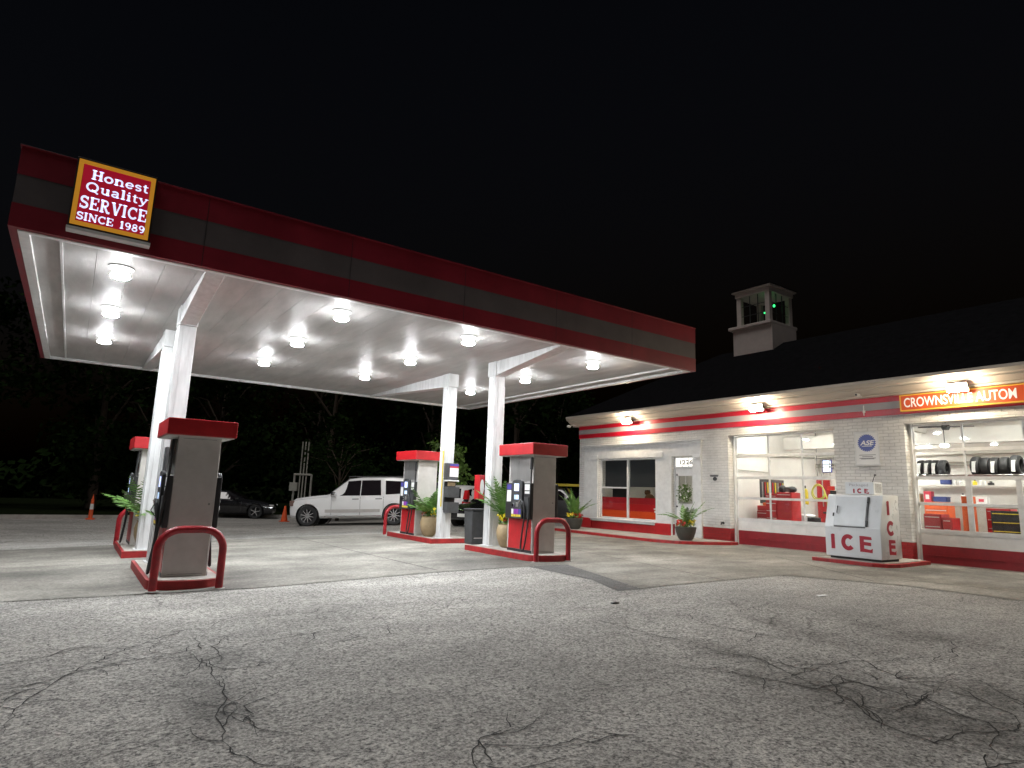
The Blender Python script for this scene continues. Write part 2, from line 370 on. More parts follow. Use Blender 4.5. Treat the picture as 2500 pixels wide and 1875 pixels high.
def ribbon(pts, w, closed=False):
    """2-D polyline -> list of quads (2-D) with mitred joints; w may be a list"""
    n = len(pts); ws = w if isinstance(w, (list, tuple)) else [w]*n
    L_, R_ = [], []
    for i in range(n):
        a = Vector(pts[i-1] if (i > 0 or closed) else pts[i]); b = Vector(pts[(i+1) % n] if (i < n-1 or closed) else pts[i])
        c = Vector(pts[i]); d1 = (c-a); d2 = (b-c)
        d1 = d1.normalized() if d1.length > 1e-6 else d2.normalized(); d2 = d2.normalized() if d2.length > 1e-6 else d1
        d = (d1+d2); d = d.normalized() if d.length > 1e-3 else d1
        nn = Vector((-d.y, d.x)); k = 1/max(0.5, nn.dot(Vector((-d1.y, d1.x))))
        L_.append(c+nn*ws[i]/2*k); R_.append(c-nn*ws[i]/2*k)
    rg = range(n if closed else n-1)
    return [(R_[i], R_[(i+1)%n], L_[(i+1)%n], L_[i]) for i in rg]

def plate2d(mb, polys, mp, th):
    """2-D polygons -> thin solid plates; mp(u,v,h)->point"""
    for p in polys:
        lo = [mb.bm.verts.new(mp(q[0], q[1], 0)) for q in p]; hi = [mb.bm.verts.new(mp(q[0], q[1], th)) for q in p]
        n = len(p); mb.bm.faces.new(hi); mb.bm.faces.new(lo[::-1])
        for i in range(n): mb.bm.faces.new((lo[i], lo[(i+1)%n], hi[(i+1)%n], hi[i]))

def arc(cx, cy, rx, ry, a0, a1, n=12): return [(cx+rx*math.cos(math.radians(a0+(a1-a0)*i/n)), cy+ry*math.sin(math.radians(a0+(a1-a0)*i/n))) for i in range(n+1)]

# serif stroke glyphs: (advance, strokes[(pts,width)], serifs[(x,y,len)])
T, t_ = 0.19, 0.11
def glyph(ch):
    sr = lambda x, y, l=0.34: ([(x-l/2, y), (x+l/2, y)], 0.07)
    o = []
    if ch == 'H': return .86, [([(.2,0),(.2,1)],T), ([(.66,0),(.66,1)],T), ([(.2,.5),(.66,.5)],t_), sr(.2,.035), sr(.2,.965), sr(.66,.035), sr(.66,.965)]
    if ch == 'o': return .70, [(arc(.35,.33,.25,.29,0,360,20), .15)]
    if ch == 'n': return .80, [([(.2,0),(.2,.64)],T), ([(.2,.42)]+arc(.4,.42,.2,.19,150,0,8)+[(.6,0)],.14), sr(.2,.035,.32), sr(.6,.035,.32), sr(.14,.62,.18)]
    if ch == 'e': return .68, [([(.1,.34),(.58,.34)],.09), (arc(.34,.33,.24,.28,0,320,18), .13)]
    if ch == 's': return .58, [([(.48,.52)]+arc(.29,.47,.17,.14,60,240,8)+arc(.29,.18,.18,.15,60,-150,8), .13)]
    if ch == 't': return .50, [([(.22,.85),(.22,.18)]+arc(.34,.17,.12,.13,180,310,6), .14), ([(.05,.62),(.44,.62)],.08)]
    if ch == 'Q': return 1.0, [(arc(.47,.5,.37,.44,0,360,26), .15), ([(.45,.22),(.62,.12),(.9,-.12)],.13)]
    if ch == 'u': return .80, [([(.2,.64),(.2,.24)]+arc(.38,.22,.18,.17,180,330,8)+[(.58,.22)],.14), ([(.58,.64),(.58,0)],T), sr(.15,.62,.22), sr(.54,.62,.2), sr(.62,.035,.22)]
    if ch == 'a': return .70, [(arc(.3,.47,.19,.14,160,0,8)+[(.49,0)], .14), (arc(.30,.18,.19,.15,60,330,12), .13), sr(.55,.035,.18)]
    if ch == 'l': return .42, [([(.2,0),(.2,1)],T), sr(.2,.035,.34), sr(.13,.965,.2)]
    if ch == 'i': return .42, [([(.2,0),(.2,.64)],T), sr(.2,.035,.34), sr(.13,.62,.2), (arc(.2,.86,.04,.04,0,360,10), .09)]
    if ch == 'y': return .74, [([(.14,.62),(.38,.05)],.15), ([(.62,.62),(.32,-.12),(.2,-.24),(.08,-.2)],.10), sr(.14,.62,.3), sr(.62,.62,.26)]
    if ch == 'S': return .72, [([(.57,.80)]+arc(.36,.72,.22,.21,40,250,10)+arc(.36,.27,.24,.22,70,-145,10), .16), ([(.6,.96),(.6,.68)],.06), ([(.1,.3),(.1,.02)],.06)]
    if ch == 'E': return .78, [([(.2,0),(.2,1)],T), ([(.06,.95),(.66,.95),(.66,.72)],.09), ([(.2,.5),(.5,.5)],.09), ([(.5,.62),(.5,.38)],.06), ([(.06,.05),(.68,.05),(.68,.3)],.09)]
    if ch == 'R': return .86, [([(.2,0),(.2,1)],T), ([(.06,.95),(.4,.95)]+arc(.4,.73,.2,.22,90,-90,8)+[(.2,.51)],.12), ([(.38,.5),(.62,.04),(.8,.04)],.15), sr(.2,.035)]
    if ch == 'V': return .84, [([(.15,1),(.42,0)],T), ([(.69,1),(.42,0)],.11), sr(.15,.965,.3), sr(.69,.965,.28)]
    if ch == 'I': return .44, [([(.2,0),(.2,1)],T), sr(.2,.035), sr(.2,.965)]
    if ch == 'C': return .80, [(arc(.44,.5,.33,.43,50,320,20), .15), ([(.68,.98),(.68,.68)],.06)]
    if ch == 'N': return .92, [([(.16,0),(.16,1)],.10), ([(.16,.97),(.72,.03)],T), ([(.72,0),(.72,1)],.10), sr(.16,.035,.3), sr(.12,.965,.2), sr(.72,.965,.3)]
    if ch == '1': return .50, [([(.26,0),(.26,1)],T), ([(.1,.82),(.26,.95)],.09), sr(.26,.035,.36)]
    if ch == '9': return .66, [(arc(.32,.67,.2,.25,0,360,18), .13), ([(.52,.66)]+arc(.30,.45,.22,.39,0,-110,8), .13)]
    if ch == '8': return .66, [(arc(.32,.73,.17,.2,0,360,16), .12), (arc(.32,.26,.21,.23,0,360,16), .13)]
    return .42, []
def serif_text(mb, text, x0, x1, y0, h, mp, th):
    adv = sum(glyph(c)[0] for c in text); sx = (x1-x0)/adv; x = x0
    for c in text:
        a, st = glyph(c)
        for pts, w in st:
            closed = len(pts) > 4 and (Vector(pts[0])-Vector(pts[-1])).length < 1e-4
            pp = pts[:-1] if closed else pts
            q = ribbon(pp, w, closed)
            plate2d(mb, [[(x+v[0]*sx, y0+v[1]*h) for v in f] for f in q], mp, th)
        x += a*sx

def text_obj(name, s, mat, parent, mw, size, width=None, bold=0.0, th=0.004):
    cu = bpy.data.curves.new("txt", 'FONT'); cu.body = s; cu.size = size; cu.extrude = th/2; cu.offset = bold; cu.align_x = 'LEFT'
    t = bpy.data.objects.new("txt", cu); COL.objects.link(t); bpy.context.view_layer.update()
    me = bpy.data.meshes.new_from_object(t.evaluated_get(bpy.context.evaluated_depsgraph_get()))
    bpy.data.objects.remove(t); bpy.data.curves.remove(cu)
    xs = [v.co.x for v in me.vertices]; k = (width/(max(xs)-min(xs))) if width else 1; mn = min(xs)
    for v in me.vertices: v.co.x = (v.co.x-mn)*k
    me.transform(mw); me.materials.clear(); me.materials.append(mat); me.name = name
    o = bpy.data.objects.new(name, me); COL.objects.link(o); o.parent = parent
    return o
def facing(ax, ay, o):  # matrix: text x -> ax, text y -> ay, normal = ax x ay, origin o
    ax, ay = Vector(ax), Vector(ay); M_ = Matrix((ax, ay, ax.cross(ay))).transposed().to_4x4(); M_.translation = Vector(o); return M_

# ------------------------------------------------------------------ ground
def gz(x, y):
    k = min(.05, max(0., .032+.005*(8.1-x)))
    return max(-.33, -.022*max(0, 7.5-x) - k*max(0, y-17.0)) - min(.6, max(0, y-34.5)*.15)
def lines(a, b, fa, fb, st, far):
    L_ = [fa+st*i for i in range(int(round((fb-fa)/st))+1)]
    d, x = st, fb
    while x < b: d *= 1.5; x += d; L_.append(min(x, b))
    d, x = st, fa
    while x > a: d *= 1.5; x -= d; L_.insert(0, max(x, a))
    return L_
XS = lines(-220, 260, -9, 20, .5, 0); YS = lines(-40, 320, -3, 38, .5, 0)
def sheet(name, mat, poly, lift, xs=None, ys=None):
    bm = bmesh.new(); xs = xs or XS; ys = ys or YS
    if poly:
        ax, bx_ = min(p[0] for p in poly)-.6, max(p[0] for p in poly)+.6; ay, by = min(p[1] for p in poly)-.6, max(p[1] for p in poly)+.6
        xs = [x for x in xs if ax <= x <= bx_]; ys = [y for y in ys if ay <= y <= by]
    g = [[bm.verts.new((x, y, gz(x, y)+lift)) for y in ys] for x in xs]
    for i in range(len(xs)-1):
        for j in range(len(ys)-1): bm.faces.new((g[i][j], g[i+1][j], g[i+1][j+1], g[i][j+1]))
    if poly:
        n = len(poly)
        for i in range(n):
            a, b = Vector((*poly[i], 0)), Vector((*poly[(i+1)%n], 0)); d = b-a
            bmesh.ops.bisect_plane(bm, geom=bm.verts[:]+bm.edges[:]+bm.faces[:], plane_co=a, plane_no=(-d.y, d.x, 0), dist=1e-5)
        def ins(x, y):
            c = False
            for i in range(n):
                (x1, y1), (x2, y2) = poly[i], poly[(i+1)%n]
                if (y1 > y) != (y2 > y) and x < (x2-x1)*(y-y1)/(y2-y1)+x1: c = not c
            return c
        kill = [f for f in bm.faces if not ins(f.calc_center_median().x, f.calc_center_median().y)]
        bmesh.ops.delete(bm, geom=kill, context='FACES')
    me = bpy.data.meshes.new(name); bm.to_mesh(me); bm.free(); me.materials.append(mat)
    o = bpy.data.objects.new(name, me); COL.objects.link(o); o["kind"] = "structure"
    return o

PAD = [(-9, 16.2), (-.96, 16.34), (4.67, 17.18), (7.63, 17.4), (16.9, 18.2), (16.9, -2.9), (12.0, -2.9), (11.55, 3.4), (11.58, 5.0), (10.74, 6.68), (6.98, 6.57), (7.88, 9.3), (5.21, 9.5), (2.32, 9.28), (-.49, 9.7), (-9, 10.6)]
sheet("ground", m['asphalt'], None, 0.0)
sheet("concrete_pad", m['concrete'], PAD, 0.008)
sheet("asphalt_patch", m['patch'], [(7.0, 9.34), (7.88, 9.3), (6.98, 6.57), (6.55, 6.62), (6.95, 7.6)], 0.006)
def ground_strip(mb, pts, ws, lift):
    for q in ribbon(pts, ws): mb.poly([(p[0], p[1], gz(p[0], p[1])+lift) for p in q])
jm = MB()
for l in ([(-4, 13.0), (0.7, 13.1)], [(5.3, 9.65), (5.2, 12.4), (5.05, 17.0)], [(9.0, 6.6), (10.2, 12.0), (10.9, 17.6)], [(8.6, 12.6), (14.2, 12.4)], [(11.6, 5.5), (14.2, 9.0)], [(12.9, -2.8), (12.75, 3.0), (12.3, 6.9)]):
    ground_strip(jm, l, 0.022, 0.012)
tag(jm.build("pad_joint", m['crack']), kind="structure")
CR = [[(-0.22, 5.95), (-0.06, 5.78), (0.18, 5.95), (0.46, 6.14), (0.75, 6.16), (1.0, 6.22), (1.27, 6.3)], [(-0.14, 4.82), (-0.1, 5.18), (-0.04, 5.48), (0.08, 5.73), (0.21, 6.04), (0.44, 6.39), (0.81, 6.8), (1.3, 7.23)], [(-0.19, 5.48), (-0.08, 5.65), (0.02, 5.74)], [(1.0, 6.22), (1.09, 5.67), (1.07, 5.27), (1.06, 4.79), (0.96, 4.55), (0.92, 4.18), (0.9, 3.79)], [(1.06, 4.79), (1.13, 4.55), (1.14, 4.39), (1.04, 4.27), (0.96, 4.55)], [(1.06, 5.93), (1.19, 5.47), (1.43, 5.46), (1.67, 5.55)], [(1.3, 7.23), (1.83, 7.36), (2.54, 7.22), (3.12, 7.28), (3.86, 7.27)], [(1.28, 6.14), (1.61, 6.21), (2.02, 6.33), (2.56, 6.4), (2.97, 6.54)], [(2.12, 5.96), (2.42, 5.92), (2.83, 5.89)], [(2.41, 3.32), (2.23, 3.3), (2.12, 3.27), (2.07, 3.13), (2.07, 3.03), (2.0, 2.95)], [(4.8, 3.98), (4.96, 3.69), (5.15, 3.41), (5.13, 3.18), (5.21, 2.9), (5.17, 2.7), (5.16, 2.45), (5.23, 2.17), (5.01, 1.79), (4.9, 1.51)], [(4.58, 3.51), (4.54, 3.21), (4.68, 2.95), (4.73, 2.72), (4.99, 2.68), (5.28, 2.61), (5.58, 2.51), (5.72, 2.37)], [(5.11, 3.43), (4.94, 3.06), (4.84, 2.78), (4.73, 2.48), (4.46, 2.14), (4.37, 1.93), (4.38, 1.69), (4.46, 1.39)], [(4.68, 2.95), (5.33, 3.05), (5.72, 2.98), (5.93, 2.8), (6.22, 2.75)], [(6.12, 3.26), (5.9, 2.95), (5.67, 2.69), (5.53, 2.42), (5.55, 2.2), (5.52, 1.99), (5.52, 1.77), (5.57, 1.7)], [(5.55, 2.2), (5.14, 2.17), (4.9, 2.15), (4.72, 2.17), (4.65, 2.31), (4.75, 2.59)], [(5.14, 2.17), (5.06, 2.05), (5.02, 1.92), (5.06, 1.75), (5.18, 1.59)], [(6.01, 5.04), (5.84, 4.52), (5.9, 4.16), (5.96, 3.78), (6.02, 3.53)], [(8.01, 4.92), (7.5, 4.15), (7.45, 3.75), (7.3, 3.2), (7.38, 2.81), (7.46, 2.45), (7.49, 2.24)], [(6.69, 4.78), (7.34, 4.9), (7.94, 4.95)], [(4.98, 5.35), (4.97, 4.84), (4.99, 4.42), (5.08, 4.1), (5.47, 4.07)], [(4.46, 2.14), (4.65, 2.31), (4.89, 2.49)], [(7.38, 2.81), (7.14, 2.65), (6.61, 2.6)], [(2.97, 2.82), (2.81, 2.97), (2.62, 3.0)], [(-0.26, 6.51), (-0.03, 6.6), (0.22, 6.83), (0.56, 6.85)]]
cm = MB()
for l in CR:
    P = []
    for a, b in zip(l, l[1:]):
        n = max(2, int((Vector(b)-Vector(a)).length/.07))
        for i in range(n): P.append(Vector(a).lerp(Vector(b), i/n))
    P.append(Vector(l[-1])); J = [p+Vector((rnd.uniform(-1, 1), rnd.uniform(-1, 1)))*.022 for p in P]
    ground_strip(cm, [tuple(p) for p in J], [rnd.uniform(.004, .0125)*min(1, .25+3*min(i, len(J)-1-i)/len(J)) for i in range(len(J))], 0.005)
    for _ in range(len(l)):            # side branches
        c = rnd.choice(J); a = rnd.uniform(0, 6.28); B = [c]
        for _ in range(rnd.randint(4, 12)): a += rnd.uniform(-.5, .5); B.append(B[-1]+Vector((math.cos(a), math.sin(a)))*.06)
        ground_strip(cm, [tuple(p) for p in B], [.008*(1-i/len(B))+.0015 for i in range(len(B))], 0.0045)
tag(cm.build("pavement_crack", m['crack']), kind="structure")

# ------------------------------------------------------------------ canopy
X0, X1, Y0, Y1, ZS, ZT = -1.0, 11.72, 9.293, 19.5, 4.266, 5.30
cp = thing("fuel_canopy", "flat white-soffited fuel canopy with red and grey striped fascia on square columns", "canopy", (X0, Y0, 0))
def cpart(mb, name, mat, smooth=None, parent=None): return mb.xf(Matrix.Translation((-X0, -Y0, 0))).build(name, mat, parent or cp, smooth)
def fascia(x0, x1, y0, y1):
    h = ZT-ZS
    f = cpart(MB().box(x0, x1, y0, y1, ZS+.30, ZT-.36), "fascia", m['fasgrey'])
    cpart(MB().box(x0-.004, x1+.004, y0-.004, y1+.004, ZT-.36, ZT), "fascia_stripe", m['fasred'], parent=f)
    cpart(MB().box(x0-.004, x1+.004, y0-.004, y1+.004, ZS, ZS+.30), "fascia_stripe", m['fasred'], parent=f)
fascia(X0, X1, Y0, Y0+.08)
for k in range(1, 6): cpart(MB().box(X0+k*2.12-.004, X0+k*2.12+.004, Y0-.0055, Y0-.0045, ZS+.01, ZT-.01), "fascia_seam", m['black'])
cpart(MB().box(X0-.02, X1+.02, Y0-.02, Y0+.10, ZT+.001, ZT+.02, bev=.004), "coping", m['fasred'])
fascia(X0, X1, Y1-.08, Y1)
fascia(X0, X0+.08, Y0+.09, Y1-.09)
fascia(X1-.08, X1, Y0+.09, Y1-.09)
mb = MB(); x = X0+.1
while x < X1-.15:
    w = min(.405, X1-.1-x); mb.box(x, x+w-.0035, Y0+.1, Y1-.1, ZS+.05, ZS+.11); x += .405
cpart(mb, "soffit", m['soffit'])
cpart(MB().box(X0+.1, X1-.1, Y0+.1, Y1-.1, ZS+.17, ZT-.1), "roof_deck", m['fasgrey'])
mb = MB()   # perimeter gutter trim, bottom lip a little below the fascia
for a in ((X0+.085, X1-.085, Y0+.085, Y0+.18), (X0+.085, X1-.085, Y1-.18, Y1-.085), (X0+.085, X0+.20, Y0+.181, Y1-.181), (X1-.20, X1-.085, Y0+.181, Y1-.181)): mb.box(*a, ZS-.012, ZS+.048)
mb.box(X0+.50, X0+.53, Y0+.2, Y1-.2, ZS+.02, ZS+.049); mb.box(X1-.62, X1-.58, Y0+.2, Y1-.2, ZS+.01, ZS+.049)
cpart(mb, "edge_trim", m['trim'])
COLS = [(7.91, 11.99, 'f'), (7.87, 14.14, 'b'), (1.34, 11.98, 'f'), (1.34, 14.18, 'b')]
for cx, cy, s in COLS:
    base = gz(cx, cy)+.12
    mb = MB().box(cx-.14, cx+.14, cy-.13, cy+.13, base, 3.97, bev=.012)
    mb.box(cx-.152, cx-.1405, cy-.075, cy+.075, base+.02, 3.9); mb.box(cx-.055, cx+.06, cy-.142, cy-.1305, base+.02, 3.9)
    c = cpart(mb, "column", m['colw'])
    cpart(MB().box(cx-.19, cx+.19, cy-.18, cy+.18, base-.001, base+.018, bev=.004), "base_plate", m['colw'], parent=c)
    cpart(MB().box(cx-.15, cx+.15, cy-.17, cy+.17, 3.97, ZS+.049, bev=.006), "column_head", m['colw'], parent=c)
    sy = -1 if s == 'f' else 1; ye = (Y0+.19 if s == 'f' else Y1-.19)
    prof = [(cy+sy*.17, 3.985), (ye, ZS+.005), (ye, ZS+.049), (cy+sy*.17, ZS+.049)]
    cpart(MB().prism(prof, cx-.13, cx+.13, 'x', bev=.006), "beam", m['colw'])
# conduit strapped to a column
mb = MB().tube([(8.085, 11.93, .15), (8.085, 11.93, 3.75)], .018); cpart(mb, "conduit", m['colw'], 40)
mb = MB().tube([(7.70, 14.02, .9), (7.70, 14.02, 2.30)], .016); cpart(mb, "conduit", m['yellow'], 40)

# canopy lamps
def lamp():
    t = thing("canopy_light", "", "lamp", group="round lamps under the fuel canopy")
    MB().lathe([(.0001, .184), (.165, .184), (.165, .165), (.095, .156), (.09, .07), (.0001, .07)], n=28).build("housing", m['white'], t, 40)
    MB().lathe([(.08, .155), (.10, .12), (.125, .055), (.125, .046)], n=28, cap=False).build("refractor", m['refr'], t, 50)
    MB().lathe([(.0001, .0455), (.122, .0455), (.122, .040), (.105, .026), (.06, .016), (0.0001, .014)], n=28).build("lens", m['lens'], t, 50)
    return t
L0 = lamp()
LX = [.22, 3.5, 6.08, 9.38]; LY = [10.29, 12.89, 15.63]
LAB = [["lamp under the canopy's front edge, below the lit red square sign", "front-row canopy lamp between the left columns and the middle of the soffit", "front-row canopy lamp in line with the tall right front column", "front-row canopy lamp nearest the canopy's right corner"],
       ["middle-row canopy lamp at the far left, just behind the one under the sign", "middle-row canopy lamp in the centre-left of the soffit", "middle-row canopy lamp left of the right back column", "middle-row canopy lamp just right of the right front column"],
       ["back-row canopy lamp farthest left, left of the paired columns", "back-row canopy lamp just right of the left columns, smallest on the left", "back-row canopy lamp in the centre above the right rear pump", "back-row canopy lamp seen between the two right columns"]]
for j, y in enumerate(LY):
    for i, x in enumerate(LX):
        o = L0 if i+j == 0 else dup(L0)
        o.location = (x, y, ZS-.135); o["label"] = LAB[j][i]

# square lit sign hung on the front fascia
sg = thing("canopy_sign", "square lit red sign reading Honest Quality SERVICE SINCE 1989 in a gold frame", "sign", (.01, Y0-.02, 4.42))
hw = .425
MB().box(-hw-.02, hw+.02, -.10, .012, -.03, .90, bev=.006).build("cabinet", m['black'], sg)
MB().box(-hw+.055, hw-.055, -.106, -.1005, .045, .825).build("panel", m['signred'], sg)
mb = MB()
for a in ((-hw, hw, 0, .052), (-hw, hw, .818, .87), ): mb.box(a[0], a[1], -.114, -.1005, a[2], a[3])
mb.box(-hw, -hw+.052, -.114, -.1005, .053, .817); mb.box(hw-.052, hw, -.114, -.1005, .053, .817)
mb.build("border", m['signyel'], sg)
mpS = lambda u, v, h: (u, -.1065-h, v)
for s, a, b, y, h in (("Honest", -.28, .36, .640, .125), ("Quality", -.32, .37, .470, .125), ("SERVICE", -.36, .385, .235, .165), ("SINCE", -.37, .03, .078, .10), ("1989", .09, .38, .078, .10)):
    mb = MB(); serif_text(mb, s, a, b, y, h, mpS, .004); mb.build("lettering", m['signtxt'], sg)
MB().box(-.45, .46, -.16, -.005, -.085, -.045, bev=.004).build("light_bar", m['trim'], sg)

# ------------------------------------------------------------------ islands
def island(x0, x1, y0, y1, front, label):
    base = gz((x0+x1)/2, (y0+y1)/2); w = x1-x0; cx = (x0+x1)/2
    t = thing("pump_island", label, "pump island", (0, 0, base), group="concrete pump islands")
    def outline(i):
        a = w/2-i; nose = .32
        if front:   # rounded nose towards -y
            pts = [(cx-a, y1-i)]+[(cx+a*math.cos(math.radians(q)), y0+nose+(nose-i)*math.sin(math.radians(q))) for q in range(180, 361, 15)]+[(cx+a, y1-i)]
        else:
            pts = [(cx+a, y0+i)]+[(cx+a*math.cos(math.radians(q)), y1-nose+(nose-i)*math.sin(math.radians(q))) for q in range(0, 181, 15)]+[(cx-a, y0+i)]
        return pts
    MB().prism(outline(0), -.08, .118, 'z').build("kerb_edge", m['kerbred'], t, 30)
    MB().prism(outline(.045), .118, .126, 'z').build("top", m['islandtop'], t)
    return t
island(7.45, 8.50, 9.72, 12.35, True, "red-edged concrete island under the right front pump, rounded nose to the viewer")
island(7.42, 8.62, 13.9, 16.8, False, "red-edged concrete island under the right rear pump and its column")
island(1.0, 1.95, 9.58, 12.3, True, "red-edged concrete island nearest the viewer on the left, behind the red hoop")
island(.95, 1.95, 13.8, 16.4, False, "red-edged concrete island of the left rear pump, half hidden")

# hoop bollards
def hoop():
    t = thing("hoop_bollard", "", "bollard", group="red hoop bollards guarding the pumps")
    p = [(-.4, 0, -.05), (-.4, 0, .50)]+[(-.4+.27-.27*math.cos(a), 0, .53+.27*math.sin(a)) for a in [PI/2*i/8 for i in range(9)]]
    p += [(-q[0], 0, q[2]) for q in p[::-1]]
    MB().tube(p, .05, 14).build("hoop", m['hoop'], t, 50)
    for sx in (-.4, .4): MB().lathe([(.085, 0.0), (.08, .012), (.05, .014)], (sx, 0, .008), 18).build("ground_collar", m['islandtop'], t, 40)
    return t
hb = hoop()
for i, (x, y, l) in enumerate([(7.885, 9.75, "red hoop bollard before the pump nearest the building"), (1.45, 9.52, "large red hoop bollard in the left foreground before the brown-grey pump"), (7.86, 16.78, "red hoop bollard behind the right rear pump, in front of the white car's rear wheel"), (1.40, 16.45, "red hoop bollard behind the left rear pump at the far left")]):
    o = hb if i == 0 else dup(hb); o.location = (x, y, gz(x, y)); o["label"] = l

# ------------------------------------------------------------------ pumps
def pump(loc, label):
    t = thing("fuel_pump", label, "fuel pump", loc, group="fuel pumps with red tops")
    X, Yh = .285, .44
    MB().box(-X, X, -Yh, Yh, 0.0, 1.965, bev=.012).build("cabinet", m['pumpgrey'], t)
    mb = MB().box(-.455, .455, -.61, .61, 1.955, 2.19, bev=.012)
    mb.build("topper", m['red'], t)
    bx("topper_underside", m['pumpgrey'], t, -.43, .43, -.585, .585, 1.945, 1.9545)
    for s in (-1, 1):
        for z in (.036, 1.92): MB().box(-.22, .22, s*(Yh+.001)-.001, s*(Yh+.001)+.001, z-.002, z+.002).build("side_seam", m['dgrey'], t)
        MB().lathe([(.012, s*(Yh+.006)), (.014, s*(Yh+.0005))], (.21, 0, 1.0), 12, 'y').build("side_lock", m['chrome'], t, 40)
        R = Matrix.Rotation(0 if s < 0 else PI, 4, 'Z')      # face built looking along +x, then turned
        def P(mb, name, mat, sm=None, parent=t): return mb.xf(R).build(name, mat, parent, sm)
        P(MB().box(-X-.006, -X+.002, -Yh+.05, Yh-.05, .06, .66).box(-X-.011, -X-.0065, -.10, -.09, .06, .66), "lower_door", m['red'])
        P(MB().box(-X-.008, -X+.002, -Yh+.02, Yh-.02, .0, .055), "kick_plate", m['black'])
        P(MB().box(-X-.006, -X+.002, -Yh+.06, Yh-.06, 1.42, 1.94), "upper_panel", m['steel'])
        # black dispenser head
        hd = P(MB().box(-X-.07, -X, -Yh-.005, Yh+.005, .66, 1.385, bev=.015), "dispenser_head", m['black'])
        con = MB().prism([(-.20, .67), (.15, .67), (.15, 1.40)]+arc(-.025, 1.40, .175, .055, 0, 180, 10)+[(-.20, 1.40)], -X-.115, -X-.07, 'x', bev=.008)
        P(con, "console", m['dgrey'])
        xx = -X-.1165
        P(MB().box(xx-.002, xx, -.09, .07, 1.22, 1.37), "screen", m['screen'], None, hd)
        P(MB().box(xx-.002, xx, -.09, .02, 1.05, 1.14).box(xx-.002, xx, .035, .06, 1.05, 1.14), "display", m['screen2'], None, hd)
        P(MB().box(xx-.004, xx, -.08, .0, .90, .985, bev=.0015), "keypad", m['steel'], None, hd)
        P(MB().lathe([(.0001, -.018), (.035, -.018), (.04, 0)], (xx, .09, .93), 14, 'x'), "card_reader", m['chrome'], 40, hd)
        for k in range(4):
            yy = .115-k*.085
            P(MB().box(xx-.003, xx, yy-.037, yy+.037, .70, .745, bev=.001), "grade_button", m['yellow'], None, hd)
            P(MB().box(xx-.003, xx, yy-.037, yy+.037, .75, .855, bev=.001), "grade_label", [m['label'], m['purple'], m['purple'], m['labelblue']][k], None, hd)
        xs = -X-.0715
        P(MB().box(xs-.002, xs, .24, .39, 1.25, 1.35), "notice", m['labelblue'], None, hd); P(MB().box(xs-.002, xs, .24, .39, 1.00, 1.235), "notice", m['label'], None, hd)
        P(MB().box(xs-.002, xs, -.40, -.24, 1.24, 1.36).box(xs-.002, xs, -.40, -.24, 1.17, 1.22), "notice", m['label'], None, hd)
        # nozzle boot, nozzle, hose
        P(MB().box(-X-.10, -X-.07, -.40, -.25, .70, 1.10, bev=.008), "nozzle_boot", m['dgrey'])
        nz = MB().tube([(-X-.13, -.33, .80), (-X-.15, -.325, .93), (-X-.16, -.31, 1.0)], [.026, .030, .022], 10).tube([(-X-.15, -.31, .98), (-X-.17, -.25, 1.05), (-X-.135, -.19, 1.0)], [.02, .014, .010], 8).tube([(-X-.16, -.33, .82), (-X-.215, -.31, .90), (-X-.175, -.30, .99)], .008, 6)
        P(nz, "nozzle", m['dgrey'], 50)
        P(MB().tube([(-X-.175, -.255, 1.045), (-X-.185, -.22, 1.03), (-X-.16, -.17, .97)], .013, 8), "spout", m['chrome'], 50)
        h = [(-X-.02, -.40, 1.90), (-X-.05, -.42, 1.80), (-X-.06, -.425, 1.4), (-X-.10, -.43, .8), (-X-.13, -.40, .35), (-X-.15, -.36, .10), (-X-.16, -.30, .05), (-X-.15, -.25, .14), (-X-.12, -.26, .45), (-X-.12, -.31, .68), (-X-.13, -.33, .80)]
        P(MB().tube(spline(h), .017, 8), "hose", m['rubber'], 60)
        P(MB().tube([(-X-.04, -.41, 1.90), (-X-.05, -.415, 1.66)], .030, 8), "hose_swivel", m['black'], 50)
    return t
def spline(p, n=6):
    P = [Vector(q) for q in p]; P = [2*P[0]-P[1]]+P+[2*P[-1]-P[-2]]; o = []
    for i in range(1, len(P)-2):
        for k in range(n):
            t = k/n; a, b, c, d = P[i-1:i+3]
            o.append(.5*((2*b)+(c-a)*t+(2*a-5*b+4*c-d)*t*t+(3*b-a-3*c+d)*t**3))
    return o+[P[-2]]
pz = lambda x, y: gz(x, y)+.1255
p0 = pump((7.955, 10.57, pz(7.955, 10.57)), "fuel pump nearest the building, lit screen and grade buttons facing left")
dup(p0, (7.77, 15.40, pz(7.77, 15.4)), "fuel pump beside the white car's rear, in front of a column with buckets")
dup(p0, (1.475, 10.42, pz(1.475, 10.42)), "large brown-grey fuel pump in the left foreground, side panel to the viewer")
dup(p0, (1.44, 15.55, pz(1.44, 15.55)), "fuel pump at far left, its hose hanging in front of a red hoop")

